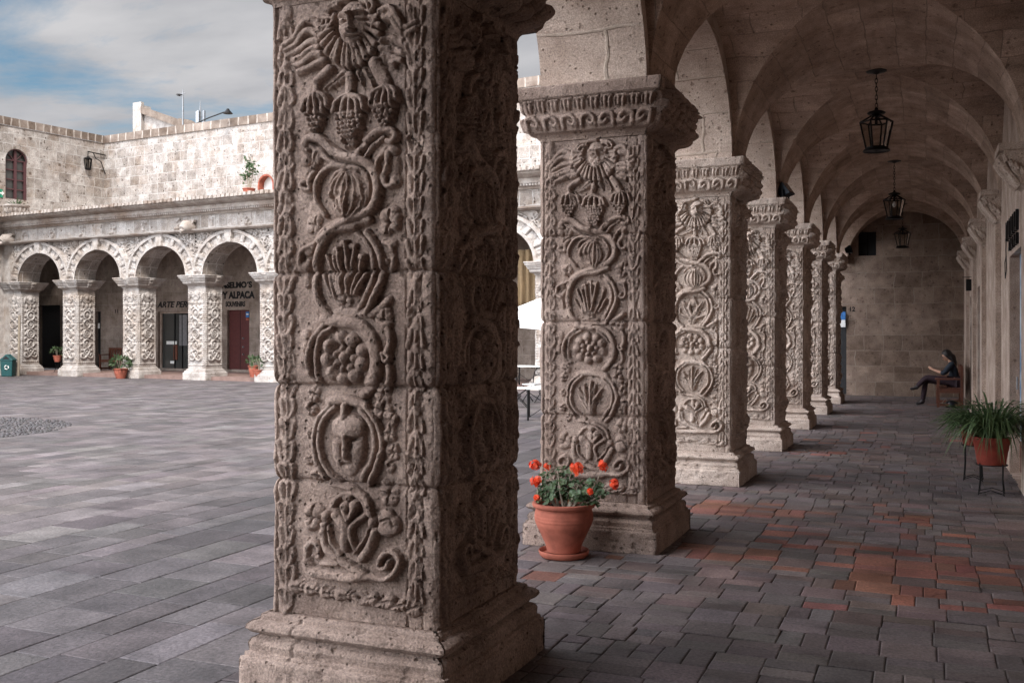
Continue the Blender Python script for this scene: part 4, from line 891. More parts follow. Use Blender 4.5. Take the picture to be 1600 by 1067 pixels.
def make_far_pillar():
    t = thing('far_pillar', 'x', 'pillar', group='carved pillars across the courtyard')
    n = 76; dz = 0.0125; zd = np.arange(BZ, CZ, dz * 2.81 / (FSH - FB)); zs = FB + (zd - BZ) * (FSH - FB) / (CZ - BZ)
    u = np.arange(n) / n * SHW; A = far_design(u, zs, 91); B = far_design(u, zs, 95); Cc = carve(u[::4], zd, 0.03, 0.004, 96, 1.0)
    me = wrap_mesh('shaft', SHW / 2, SHW / 2, zs, np.zeros(len(zs)), [A, B, Cc, Cc], [n, n, 19, 19], 0.014, (1.35, 2.1, 2.75), 5); link('shaft', me, M['white'], t)
    P = [(0, 0.14), (0.26, 0.14), (0.275, 0.125), (0.28, 0.10), (0.31, 0.105), (0.33, 0.10), (0.34, 0.06), (0.36, 0.065), (0.385, 0.055), (0.395, 0.03), (0.42, 0.02)]
    zb = np.unique(np.concatenate([np.linspace(0, 0.42, 28), [p[0] for p in P]])); rel = []
    for k in range(4):
        U, Z = np.meshgrid(np.arange(30) / 30 * 1.1 + k * 2, zb); rel.append(0.015 * fbm(U, Z, 4, 300 + k, 4))
    link('base', wrap_mesh('base', SHW / 2, SHW / 2, zb, np.interp(zb, [p[0] for p in P], [p[1] for p in P]), rel, [30] * 4, 0.02, (), 6), M['white'], t)
    P = [(3.40, 0.01), (3.44, 0.03), (3.47, 0.07), (3.475, 0.10), (3.52, 0.13), (3.53, 0.14), (3.58, 0.145), (3.585, 0.175), (3.63, 0.185), (3.64, 0.205), (3.69, 0.215), (3.695, 0.24), (3.76, 0.25), (3.765, 0.27), (3.80, 0.27)]
    zb = np.unique(np.concatenate([np.linspace(3.40, 3.80, 40), [p[0] for p in P]])); rel = []
    for k in range(4):
        us = np.arange(64) / 64 * 1.4; Rf = Relief(us, zb, 0.01, 0, 7)
        for i in range(18): Rf.dome(((i + 0.5) * 1.4 / 18, 3.50), 0.03, 0.035, 0.025)
        for i in range(5): Rf.dome((0.62 + i * 0.04, 3.58), 0.03, 0.10, 0.05); Rf.dome((0.62 + i * 0.04, 3.72), 0.025, 0.05, 0.04)
        U, Z = np.meshgrid(us, zb); rel.append(Rf.H + 0.014 * fbm(U + k, Z, 6, 310 + k, 3))
    link('capital', wrap_mesh('capital', SHW / 2, SHW / 2, zb, np.interp(zb, [p[0] for p in P], [p[1] for p in P]), rel, [64] * 4, 0.01, (), 8), M['white'], t)
    return t
flab = ['corner pillar across the courtyard, beside the green bin', 'far pillar right of the dark passage, red pot on a stand at its left side', 'far pillar with a terracotta pot standing on the paving at its foot',
        'far pillar between the glazed shop front and the dark red door', 'far pillar cut off by the nearest pillar, at the right of the dark red door',
        'far pillar hidden behind the left part of the nearest pillar', 'far pillar hidden behind the right part of the nearest pillar', 'far pillar seen in the narrow gap beside the white parasol', 'far pillar hidden behind the geranium pillar']
fp0 = make_far_pillar(); fps = []
for i, x in enumerate(fx):
    p = fp0 if i == 0 else copy_tree(fp0); p['label'] = flab[i]; p.location = fw(x, 0.57, 0); p.rotation_euler = (0, 0, FA); fps.append(p)

fac = thing('arcade_facade', 'sunlit carved white stone arcade across the courtyard with cornice and spouts', 'arcade', FO, FA)
def facade_bay(mb_list, xa, xb, zt, seed):
    """carved front of one bay from pillar centre to pillar centre"""
    h = (xb - xa) / 2 - 0.43; m = (xa + xb) / 2; rise = 1.12; z0 = FCT - 0.004; n = 150
    xs = np.linspace(xa, xb, n); zarch = np.where(np.abs(xs - m) < h, z0 + rise * np.sqrt(np.clip(1 - ((xs - m) / h) ** 2, 0, 1)), z0)
    rows = 74; us = np.linspace(0, xb - xa, n); zz = np.linspace(z0, zt, 120); Rf = Relief(us, zz, 0.012, 0.0, seed); w = xb - xa; rn = random.Random(seed)
    for cx_ in (0.0, w):
        sg = 1 if cx_ == 0 else -1
        Rf.stroke([(cx_ + 0.21 * math.cos(a), 4.78 + 0.30 * math.sin(a)) for a in np.linspace(0, 6.283, 20)], 0.035, 0.06); Rf.stroke([(cx_ + 0.30 * math.cos(a), 4.78 + 0.40 * math.sin(a)) for a in np.linspace(0, 6.283, 20)], 0.022, 0.04)
        for k in range(7): a = k * 0.9; Rf.dome((cx_ + 0.09 * math.cos(a), 4.80 + 0.15 * math.sin(a)), 0.045, 0.05, 0.055)
        for k in range(9): Rf.dome((cx_ + rn.uniform(-0.08, 0.08), 3.90 + k * 0.06), 0.05, 0.04, 0.05)
        for k in range(64):
            x_, z_ = cx_ + sg * rn.uniform(0.0, 1.5), rn.uniform(4.15, zt - 0.04); a = rn.uniform(0, 6.28); l = rn.uniform(0.08, 0.17)
            Rf.stroke([(x_, z_), (x_ + l * math.cos(a), z_ + l * math.sin(a)), (x_ + l * 1.2 * math.cos(a + 1), z_ + l * 1.2 * math.sin(a + 1)), (x_ + l * 0.7 * math.cos(a + 1.6), z_ + l * 0.7 * math.sin(a + 1.6))], 0.028, 0.062, 0.018)
            Rf.dome((x_ + l * 0.4, z_ - 0.05), 0.045, 0.035, 0.045)
    V = []; hm = Rf.H; 
    for j in range(rows + 1):
        t = j / rows; z = zarch + (zt - zarch) * t; zi = np.clip(((z - z0) / (zt - z0) * 119), 0, 119).astype(int); d = hm[zi, np.arange(n)].copy()
        rr = np.sqrt(((xs - m) / h) ** 2 + ((z - z0) / rise) ** 2); th = np.arctan2((z - z0) / rise, (xs - m) / h)
        rib = 0.055 * (np.sin(th * 34) > -0.35) * (0.6 + 0.4 * np.sin(th * 17 + 1)) + 0.02 * vnoise(th * 10, rr * 10, 2, 5)
        arch = np.where(rr < 1.08, 0.10, np.where(rr < 1.30, 0.055 + rib, np.where(rr < 1.40, 0.12, d)))
        arch = np.where((np.abs(th - math.pi / 2) < 0.10) & (rr < 1.45), 0.16, arch)
        V += [(xs[i], 0.14 - 1.3 * arch[i], z[i]) for i in range(n)]
    F = [(j * n + i, j * n + i + 1, (j + 1) * n + i + 1, (j + 1) * n + i) for j in range(rows) for i in range(n - 1) if not (abs(xs[i] - m) < h and False)]
    mb_list[0].add(V, F)
    C_ = [(m - h * math.cos(math.pi * k / 24), z0 + rise * math.sin(math.pi * k / 24)) for k in range(25)]; s_ = 0
    for k in range(24):
        (x0, a0), (x1, a1) = C_[k], C_[k + 1]; d = math.hypot(x1 - x0, a1 - a0)
        mb_list[1].quad((x0, 0.03, a0), (x1, 0.03, a1), (x1, 1.0, a1), (x0, 1.0, a0), uv=[(0, s_), (0, s_ + d), (0.95, s_ + d), (0.95, s_)]); s_ += d
        mb_list[1].quad((x0, 1.0, a0), (x1, 1.0, a1), (x1, 1.0, zt + 1), (x0, 1.0, zt + 1), uv=[(x0, a0), (x1, a1), (x1, zt + 1), (x0, zt + 1)])
sp, so = MB(), MB(); ZS = 5.36
for i in range(len(fx) - 1): facade_bay((sp, so), fx[i], fx[i + 1], ZS, 400 + i)
sp.box(-11.6, fx[0] - 0.001, 0.10, 1.0, 0, ZS)
sp.build('spandrel', M['white'], fac, smooth=True, ang=50); so.build('soffit', M['whitewall'], fac)
mb = MB(); mb.box(-11.5, 19, 0.08, 1.0, ZS + 0.06, 5.96); mb.build('frieze', M['whitewall'], fac)
FR = [(0.12, ZS - 0.03), (-0.03, ZS - 0.025), (-0.06, ZS - 0.01), (-0.15, ZS + 0.02), (-0.17, ZS + 0.07), (0.09, ZS + 0.10)]
CN = [(0.09, 5.95), (0.0, 5.955), (-0.03, 6.02), (-0.12, 6.03), (-0.12, 6.10), (-0.17, 6.105), (-0.19, 6.18), (-0.14, 6.19), (-0.15, 6.25), (-0.34, 6.31), (-0.44, 6.36), (-0.44, 6.40), (-0.52, 6.405), (-0.54, 6.48), (-0.48, 6.50), (1.2, 6.50)]
mb = MB()
for prof in (FR, CN):
    for (y0, z0), (y1, z1) in zip(prof[:-1], prof[1:]): mb.quad((-11.25 - min(0, -y0) * 0 , y0, z0), (19, y0, z0), (19, y1, z1), (-11.25, y1, z1))
for k in range(300): x = -11.2 + k * 0.1; mb.box(x, x + 0.062, -0.175, -0.10, 6.025, 6.095)
for k in range(150): x = -11.2 + k * 0.2 + rng.uniform(-0.02, 0.02); mb.box(x, x + 0.135, -0.56 - rng.uniform(0, 0.04), -0.3, 6.41 + rng.uniform(0, 0.015), 6.515 + rng.uniform(-0.01, 0.03))
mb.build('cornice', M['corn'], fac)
for i in range(22):
    x = -10.2 + i * 1.72; us = np.linspace(0, 0.34, 22); zz = np.linspace(5.46, 5.92, 28); Rf = Relief(us, zz, 0.012, 0, i); rn = random.Random(i)
    for k in range(9): Rf.dome((rn.uniform(0.06, 0.28), rn.uniform(5.52, 5.87)), rn.uniform(0.03, 0.06), rn.uniform(0.04, 0.07), 0.07, rn.random() * 3)
    if x > 18: break
    m_ = MB(); n = len(us); V = [(x + us[a], 0.072 - Rf.H[b, a] - 0.012 * (0 < a < n - 1), zz[b]) for b in range(len(zz)) for a in range(n)]
    m_.add(V, [(b * n + a, b * n + a + 1, (b + 1) * n + a + 1, (b + 1) * n + a) for b in range(len(zz) - 1) for a in range(n - 1)]); m_.build('carved_block', M['white'], fac, smooth=True)
for gx in (floc(298, 353, 0).x, floc(16, 376, 0).x, 10.4):     # carved animal-head spouts
    m_ = MB(); m_.tube([(gx, 0.1, 5.50), (gx, -0.12, 5.53), (gx, -0.26, 5.52), (gx, -0.36, 5.46), (gx, -0.42, 5.42)], [0.20, 0.24, 0.23, 0.17, 0.12], 12)
    for s_ in (-1, 1): m_.tube([(gx + s_ * 0.16, -0.12, 5.62), (gx + s_ * 0.24, -0.14, 5.68)], [0.07, 0.03], 7); m_.tube([(gx + s_ * 0.10, -0.34, 5.60), (gx + s_ * 0.10, -0.40, 5.60)], [0.06, 0.03], 7)
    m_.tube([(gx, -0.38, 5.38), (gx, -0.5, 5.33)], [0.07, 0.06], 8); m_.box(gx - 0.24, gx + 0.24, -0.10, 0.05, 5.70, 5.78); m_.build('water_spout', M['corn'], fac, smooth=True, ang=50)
mb = MB(); mb.box(-11.3, 19, 0.9, 4.0, 5.2, 5.4); mb.box(-11.3, 19, 0.9, 8.0, 6.30, 6.45); mb.build('ceiling', M['farback'], fac)
mb = MB(); mb.box(-11.3, 19.0, 0.30, 4.2, -0.02, 0.13); st_ = mb.build('gallery_step', plain('step_tiles', (0.20, 0.13, 0.11), 0.8, 0, 0.2, 0.3, 3)); st_.matrix_world = FM; tag(st_, kind='structure')
# back wall of the far gallery
LB = 4.0
def rect(a, b, c, d): p, q = floc(a, d, LB), floc(b, c, LB); return (p.x, q.x, max(0.13, p.z), q.z)
r_door = rect(355, 389.5, 484, 577); r_shop = rect(246.5, 300, 486.5, 575); r_11 = rect(149, 157.3, 486.5, 577); r_pass = rect(60, 94, 470, 577)
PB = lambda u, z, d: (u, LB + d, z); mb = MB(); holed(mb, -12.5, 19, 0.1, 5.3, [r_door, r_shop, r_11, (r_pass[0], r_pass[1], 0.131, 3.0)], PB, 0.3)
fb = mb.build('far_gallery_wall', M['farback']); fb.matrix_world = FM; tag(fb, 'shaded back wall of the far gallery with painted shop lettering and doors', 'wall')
def fpart(name, mat, r, y0, y1, parent=None, **k):
    m_ = MB(); m_.box(r[0] + 0.004, r[1] - 0.004, y0, y1, r[2] + 0.004, r[3] - 0.004); return m_.build(name, mat, parent or fb)
dr = fpart('door', M['doorred'], r_door, LB + 0.12, LB + 0.17); m_ = MB(); xm = (r_door[0] * 0.35 + r_door[1] * 0.65)
for zz_ in (0.85, 1.15, 1.5): m_.tube([(xm, LB + 0.12, zz_), (xm, LB + 0.07, zz_)], 0.035, 8)
m_.build('door_knobs', M['steel'], dr); m_ = MB(); m_.box((r_door[0] + r_door[1]) / 2 - 0.006, (r_door[0] + r_door[1]) / 2 + 0.006, LB + 0.108, LB + 0.119, 0.15, r_door[3] - 0.02); m_.build('door_joint', M['dark'], dr)
fpart('passage_door', M['dark'], (r_pass[0], r_pass[1], 0.13, 3.0), LB + 0.2, LB + 0.26); fpart('passage_door', M['dark'], r_11, LB + 0.15, LB + 0.2)
sw = fpart('shop_window', M['shopglass'], r_shop, LB + 0.2, LB + 0.22); w_ = r_shop[1] - r_shop[0]
m_ = MB(); m_.box(r_shop[0] + 0.02, r_shop[0] + 0.08, LB + 0.12, LB + 0.19, r_shop[2], r_shop[3]); m_.box(r_shop[0] + 0.085, r_shop[1], LB + 0.13, LB + 0.19, r_shop[3] - 0.07, r_shop[3] - 0.005); m_.build('frame', M['plaster'], sw)
m_ = MB()
for xx in (0.40, 0.62): m_.box(r_shop[0] + w_ * xx, r_shop[0] + w_ * xx + 0.04, LB + 0.16, LB + 0.198, r_shop[2], r_shop[3] - 0.08)
m_.build('mullion', M['iron'], sw)
def fpanel(name, mat, a, b, c, d, y, parent):
    p, q = floc(a, d, y), floc(b, c, y); m_ = MB(); m_.box(p.x, q.x, y, y + 0.02, p.z, q.z); return m_.build(name, mat, parent)
fpanel('display_shelf', M['whitepaint'], 260, 276, 533, 538, LB + 0.17, sw); fpanel('price_card', M['whitepaint'], 266, 272, 564, 568, LB + 0.17, sw); fpanel('hanging_garment', plain('grey_garment', (0.16, 0.15, 0.15), 0.9), 280, 292, 492, 540, LB + 0.165, sw); fpanel('display_stand', M['wood'], 271, 277, 539, 562, LB + 0.168, sw)
sgn = fpanel('notice', M['blue'], 384, 389, 487, 496, LB - 0.03, fb); fpanel('notice', M['whitepaint'], 384.8, 388.2, 490, 492, LB - 0.034, fb); fpanel('notice', M['terracotta'], 384.2, 388.8, 497, 500.5, LB - 0.03, fb)
fpanel('notice', M['whitepaint'], 152, 155.5, 505, 513, LB + 0.13, fb)
def ftext(body, a, b, y0, y1, shear=0.0, off=0.0, anchor='L'):
    p, q = floc(a, y1, LB - 0.01), floc(b, y0, LB - 0.01); sz = (q.z - p.z) / 0.70
    o = text_mesh('painted_lettering', body, sz, M['iron'], fb, (p.x, LB - 0.008, p.z), (R(90), 0, 0), shear, off * sz)
    wd = max(v.co.x for v in o.data.vertices) - min(v.co.x for v in o.data.vertices); k = (q.x - p.x) / wd; o.scale = (k, 1, 1); return o
ftext('ANSELMO´S', 339, 394.5, 440, 450.5, 0, 0.05); ftext('BABY ALPACA', 330, 397.5, 455, 467, 0, 0.05); ftext('SOUVENIRS', 352.5, 383, 471, 479, 0, 0.04); ftext('ARTE PERU', 246, 302, 470.5, 480.5, 0.25, 0.03)
ftext('11', 178.5, 183, 483.5, 489, 0, 0.02)

# ------------------------------------------------------------------ left side of the courtyard (only its corner shows)
LX = -11.32
lf = thing('side_facade', 'carved arcade facade at the left edge, meeting the far arcade in the corner', 'arcade', FO, FA)
s2, o2 = MB(), MB()
for k_ in range(4): facade_bay((s2, o2), -3.95 - 3.45 * k_, -0.5 - 3.45 * k_, ZS, 450 + k_)
Rz = Matrix.Translation((LX, 0, 0)) @ Matrix.Rotation(R(90), 4, 'Z')
for m_ in (s2, o2): m_.v = [tuple(Rz @ Vector((p[0] + 0.4, p[1], p[2]))) for p in m_.v]
s2.box(LX - 1.0, LX - 0.13, -0.12, 0.12, 0, ZS)
s2.build('spandrel', M['white'], lf, smooth=True, ang=50); o2.build('soffit', M['whitewall'], lf)
mb = MB(); mb.box(LX - 1, LX - 0.08, -18, 0.05, ZS + 0.06, 5.96); mb.build('frieze', M['whitewall'], lf)
mb = MB()
for prof in (FR, CN):
    for (y0, z0), (y1, z1) in zip(prof[:-1], prof[1:]): mb.quad((LX - y0, -18, z0), (LX - y0, 0.3, z0), (LX - y1, 0.3, z1), (LX - y1, -18, z1))
mb.box(LX - 8, LX - 0.3, -18, 9.0, 6.3, 6.45)
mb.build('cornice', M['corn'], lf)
mb = MB(); mb.box(LX - 4.4, LX - 4.0, -18, 4.2, 0, 6.3); mb.build('wall', M['farback'], lf)
for k_ in range(1, 5):
    p = copy_tree(fp0); p['label'] = 'far pillar of the arcade on the left side of the courtyard, outside the picture'; p.location = fw(LX - 0.57, -0.1 - 3.45 * k_, 0); p.rotation_euler = (0, 0, FA)

# ------------------------------------------------------------------ upper storey walls behind the terraces
UC = Vector((-36.7, 37.07, 0)); UM = Matrix.Translation(UC) @ Matrix.Rotation(FA, 4, 'Z'); UN = UM.to_3x3() @ Vector((0, 1, 0)); UTOP = 11.24
def uloc(a, b): return UM.inverted() @ at(a, b, UC, UN)
p, q = uloc(403, 303), uloc(428, 271); UH = (p.x, q.x, p.z, q.z, 1)
PU = lambda u, z, d: (u, d, z); mb = MB(); holed(mb, 0, 36, 5.0, UTOP - 0.36, [UH], PU, 0.35)
uw = mb.build('upper_wall', M['whitewall']); uw.matrix_world = UM; tag(uw, 'long pitted white stone wall of the upper storey above the far arcade', 'wall')
mb = MB(); mb.box(-0.2, 36, -0.05, 0.5, UTOP - 0.36, UTOP); mb.build('coping', M['coping'], uw)
mb = MB(); mb.box(UH[0], UH[1], 0.3, 0.34, UH[2], UH[3]); wn_ = mb.build('window', M['whitepaint'], uw)
mb = MB(); n = 14; r_ = (UH[1] - UH[0]) / 2; m0 = (UH[0] + UH[1]) / 2; sp_ = UH[3] - r_
pts = [(UH[0], 0, UH[2])] + [(m0 - r_ * math.cos(math.pi * k / n), 0, sp_ + r_ * math.sin(math.pi * k / n)) for k in range(n + 1)] + [(UH[1], 0, UH[2])]
for (x0, _, z0), (x1, _, z1) in zip(pts[:-1], pts[1:]):
    k0 = 0.84
    i0 = (m0 + (x0 - m0) * k0, z0 if z0 < sp_ else sp_ + (z0 - sp_) * k0); i1 = (m0 + (x1 - m0) * k0, z1 if z1 < sp_ else sp_ + (z1 - sp_) * k0)
    mb.quad((x0, -0.02, z0), (x1, -0.02, z1), (i1[0], -0.02, i1[1]), (i0[0], -0.02, i0[1])); mb.quad((i0[0], -0.02, i0[1]), (i1[0], -0.02, i1[1]), (i1[0], 0.29, i1[1]), (i0[0], 0.29, i0[1]))
mb.build('red_surround', M['terracotta'], wn_)
LD = Vector((-0.153, -0.988, 0)).normalized(); LN = Vector((0.988, -0.153, 0))   # left wall runs toward us from the corner
def lloc(a, b): w = at(a, b, UC, LN); d = w - UC; return (d.dot(LD), w.z)
(ua, za), (ub, zb) = lloc(44, 314), lloc(8.5, 230); LH = (min(ua, ub), max(ua, ub), za, zb, 1)
PL = lambda u, z, d: tuple(UC + LD * u - LN * d + Vector((0, 0, z))); mb = MB(); holed(mb, 0, 26, 5.0, UTOP - 0.36, [LH], PL, 0.3)
lw = mb.build('upper_wall', M['whitewall']); tag(lw, 'pitted white stone upper wall at the far left with the tall arched window', 'wall')
mb = MB(); q4 = [(0, -0.05), (26, -0.05), (26, 0.5), (0, 0.5)]
for z0 in (UTOP,): mb.quad(*[PL(a, z0, b) for a, b in q4], uv=[(a, z0) for a, b in q4])
mb.quad(PL(0, UTOP - 0.36, -0.05), PL(26, UTOP - 0.36, -0.05), PL(26, UTOP, -0.05), PL(0, UTOP, -0.05), uv=[(0, 0), (26, 0), (26, .36), (0, .36)]); mb.build('coping', M['coping'], lw)
def lbox(mb, u0, u1, z0, z1, d0, d1):
    P = [PL(u, z, d) for d in (d0, d1) for z in (z0, z1) for u in (u0, u1)]
    mb.add(P, [(0, 1, 3, 2), (5, 4, 6, 7), (0, 4, 5, 1), (2, 3, 7, 6), (0, 2, 6, 4), (1, 5, 7, 3)])
wm_ = plain('plum_window', (0.085, 0.035, 0.038), 0.5); mb = MB(); lbox(mb, LH[0], LH[1], LH[2], LH[3], 0.22, 0.26); aw_ = mb.build('arched_window', M['shopglass'], lw)
mb = MB(); wu = LH[1] - LH[0]
for a in (0.0, 0.43, 0.90): lbox(mb, LH[0] + wu * a, LH[0] + wu * (a + 0.11), LH[2], LH[3] - (0.5 if a != 0.43 else 0.1), 0.13, 0.215)
for k in range(5): z0 = LH[2] + (LH[3] - LH[2] - wu / 2) * k / 4.0; lbox(mb, LH[0], LH[1], z0, z0 + 0.05, 0.15, 0.212)
for k in range(3):
    a = R(45 + k * 45); c0 = (LH[0] + wu / 2, LH[3] - wu / 2)
    P0, P1 = PL(c0[0], c0[1], 0.18), PL(c0[0] + math.cos(a) * wu / 2, c0[1] + math.sin(a) * wu / 2, 0.18); mb.tube([P0, P1], 0.025, 6)
rim = [PL(LH[0] + wu / 2 - wu / 2 * math.cos(math.pi * k / 14), LH[3] - wu / 2 + wu / 2 * math.sin(math.pi * k / 14), 0.12) for k in range(15)]; mb.tube(rim, 0.05, 6)
mb.build('frame', wm_, aw_)
p0 = lloc(4, 309); p1 = lloc(0.5, 296); mb = MB(); lbox(mb, min(p0[0], p1[0]) , max(p0[0], p1[0]) + 0.5, p0[1], p1[1], -0.03, -0.004); es = mb.build('exit_sign', M['signgreen']); tag(es, 'small green exit sign on the upper wall left of the arched window', 'sign')
mb = MB(); um = (p0[0] + p1[0]) / 2; zm_ = (p0[1] + p1[1]) / 2; lbox(mb, um - 0.02, um + 0.16, zm_ - 0.02, zm_ + 0.04, -0.036, -0.031)
A_ = [PL(um - 0.12, zm_ + 0.01, -0.034), PL(um, zm_ + 0.12, -0.034), PL(um, zm_ - 0.10, -0.034)]; mb.add(A_, [(0, 1, 2)]); mb.build('arrow', M['whitepaint'], es)
# ------------------------------------------------------------------ things on and above the far terraces
def leafquad(mb, p, d, up, l, w, fold=0.25, n=3):
    """one small folded leaf starting at p, growing along d"""
    d = d.normalized(); s_ = d.cross(up); s_ = s_.normalized() if s_.length > 1e-4 else d.orthogonal().normalized(); u = s_.cross(d)
    V = [p, p + d * l * 0.45 + s_ * w * 0.5 + u * fold * w, p + d * l * 0.45, p + d * l * 0.45 - s_ * w * 0.5 + u * fold * w, p + d * l - u * fold * w * 0.6]
    mb.add(V, [(0, 2, 1), (0, 3, 2), (1, 2, 4), (2, 3, 4)])
rl = random.Random(5)
def rdir(zlo=-0.3): 
    while True:
        v = Vector((rl.uniform(-1, 1), rl.uniform(-1, 1), rl.uniform(zlo, 1)))
        if 0.2 < v.length < 1: return v.normalized()
def lantern(name, label, ceil, s=1.0, chain=0.46, group=None, parts=True):
    t = thing(name, label, 'lantern', ceil, 0, group)
    m_ = MB(); m_.lathe([(0, -0.045), (0.03, -0.04), (0.05, -0.025), (0.12, -0.012), (0.125, 0.0), (0.0, 0.0)], 12); m_.build('ceiling_plate', M['iron'], t, smooth=True, ang=40)
    m_ = MB(); n = int(chain / 0.05)
    for k in range(n):
        zc_ = -0.05 - (k + 0.5) * chain / n; h = chain / n * 0.66; pts = []
        for j in range(13):
            a = j * 2 * math.pi / 12; r = 0.015 * math.cos(a); pts.append((r if k % 2 else 0, 0 if k % 2 else r, zc_ + h * math.sin(a)))
        m_.tube(pts, 0.0045, 5, False)
    m_.build('chain', M['iron'], t); zt = -0.05 - chain
    m_ = MB(); m_.lathe([(0, 0.05), (0.02, 0.045), (0.025, 0.02), (0.09, 0.0), (0.115, -0.015), (0.10, -0.03), (0.05, -0.035), (0.06, -0.06), (0.0, -0.06)], 12, (0, 0, zt)); m_.build('cap', M['iron'], t, smooth=True, ang=40)
    A = [R(60 * k + 12) for k in range(6)]; zr, zb = zt - 0.13, zt - 0.45; ring = lambda r, z: [Vector((r * math.cos(a), r * math.sin(a), z)) for a in A]
    R0, R1, R2 = ring(0.06, zt - 0.05), ring(0.195, zr), ring(0.125, zb); m_ = MB()
    for k in range(6):
        for a, b in ((R0[k], R1[k]), (R1[k], R2[k]), (R1[k], R1[(k + 1) % 6]), (R2[k], R2[(k + 1) % 6])): m_.tube([a, b], 0.0115, 5)
    m_.build('frame', M['iron'], t)
    m_ = MB()
    for k in range(6):
        f = 0.985; a, b, c, d = R1[k] * 1, R1[(k + 1) % 6] * 1, R2[(k + 1) % 6] * 1, R2[k] * 1
        for v in (a, b, c, d): v.x *= f; v.y *= f
        m_.quad(a, b, c, d)
    m_.build('pane', M['glass'], t)
    m_ = MB(); m_.lathe([(0.125, 0.0), (0.15, -0.015), (0.165, -0.045), (0.15, -0.035), (0.06, -0.03), (0.0, -0.05)], 12, (0, 0, zb)); m_.lathe([(0.0, 0.0), (0.115, 0.0)], 12, (0, 0, zb)); m_.build('skirt', M['iron'], t, smooth=True, ang=40)
    m_ = MB(); m_.tube([(0, 0, zt - 0.06), (0, 0, zt - 0.16)], 0.018, 8); so_ = m_.build('socket', M['iron'], t)
    if not parts: return t
    m_ = MB(); m_.lathe([(0.0, -0.27), (0.02, -0.262), (0.036, -0.235), (0.036, -0.21), (0.018, -0.17), (0.015, -0.16), (0.0, -0.16)], 12, (0, 0, zt)); m_.build('bulb', M['cloth'], t, smooth=True)
    return t
ZC = SPR + VR
lantern('hanging_lantern', 'nearest and largest black iron lantern hanging on a chain from the vault', (XC - 0.05, 13.24, ZC), 1, 0.46, 'lanterns hanging from the vault', False)
lantern('hanging_lantern', 'middle black lantern under the vault with a pale bulb inside', (XC - 0.03, 20.24, ZC), 1, 0.56, 'lanterns hanging from the vault')
lantern('hanging_lantern', 'farthest hanging lantern, in front of the dark end wall', (XC - 0.02, 27.0, ZC), 1, 0.56, 'lanterns hanging from the vault', False)
# wall lantern in the far upper corner
c0 = uloc(165, 243); wp = UM @ Vector((c0.x, -0.02, c0.z)); wpb = UM @ Vector((c0.x, -1.0, c0.z + 0.02))
wt = thing('wall_lantern', 'small black lantern on a bracket in the far upper corner of the courtyard walls', 'lantern', wpb)
m_ = MB(); q_ = wp - wpb; m_.tube([(0, 0, 0), q_], 0.03, 6); m_.tube([q_ + Vector((0, 0, -0.9)), q_ * 0.75 + Vector((0, 0, -0.35)), q_ * 0.45 + Vector((0, 0, -0.25)), q_ * 0.3], 0.02, 6); m_.build('bracket', M['iron'], wt)
m_ = MB(); m_.tube([(0, 0, 0.02), (0, 0, -0.22)], 0.02, 6); m_.lathe([(0, -0.2), (0.06, -0.25), (0.2, -0.33), (0.2, -0.36), (0, -0.36)], 6); m_.build('cap', M['iron'], wt); m_ = MB(); m_.lathe([(0.13, -0.86), (0.14, -0.80), (0.0, -0.80)], 6); m_.build('skirt', M['iron'], wt)
m_ = MB()
for k in range(6): a = R(60 * k); m_.tube([(0.18 * math.cos(a), 0.18 * math.sin(a), -0.36), (0.12 * math.cos(a), 0.12 * math.sin(a), -0.82)], 0.02, 5)
m_.build('frame', M['iron'], wt); m_ = MB(); m_.lathe([(0.17, -0.36), (0.11, -0.82)], 6); m_.build('pane', M['glass'], wt)
# gable wall, masts and lamp above the far wall
GD = Vector((0, 0, 0)) + UC + UN * 7; gq = [UM.inverted() @ at(a, b, GD, UN) for a, b in ((212, 214), (212, 165), (225, 165), (225, 169), (285, 190), (300, 192), (318, 200), (318, 216))]
gt = thing('roof_gable', 'ruined white gable wall rising above the far roofline', 'wall'); gt.matrix_world = UM
def prism(mb, P, y0, y1):
    n = len(P); mb.add([(p[0], y0, p[1]) for p in P] + [(p[0], y1, p[1]) for p in P], [tuple(range(n))[::-1], tuple(range(n, 2 * n))] + [(k, (k + 1) % n, n + (k + 1) % n, n + k) for k in range(n)])
P2 = [(v.x, v.z) for v in gq]; m_ = MB(); prism(m_, P2, 7, 7.5); m_.build('wall', M['white'], gt)
m_ = MB(); prism(m_, [(P2[1][0], P2[0][1]), (P2[1][0], P2[1][1] + 0.1), (P2[2][0], P2[1][1] + 0.1), (P2[2][0], P2[0][1])], 6.8, 6.998); m_.build('pier', M['white'], gt)
m_ = MB(); prism(m_, [(P2[3][0], P2[3][1] - 0.35), (P2[3][0], P2[3][1] + 0.05), (P2[4][0], P2[4][1] + 0.05), (P2[4][0], P2[4][1] - 0.35)], 6.75, 6.995); prism(m_, [(P2[4][0], P2[4][1] - 0.4), (P2[4][0], P2[4][1] + 0.12), (P2[5][0], P2[5][1] + 0.12), (P2[6][0], P2[6][1]), (P2[6][0], P2[6][1] - 0.35)], 6.70, 6.99); m_.build('coping', M['coping'], gt)
def upt(a, b, ly): return at(a, b, UM @ Vector((0, ly, 0)), UN)
mt = thing('antenna_mast', 'thin radio mast with a small dish standing on the far roof', 'antenna', upt(286, 205, 2.0)); o_ = mt.location.copy(); h = (upt(286, 140, 2) - o_).z
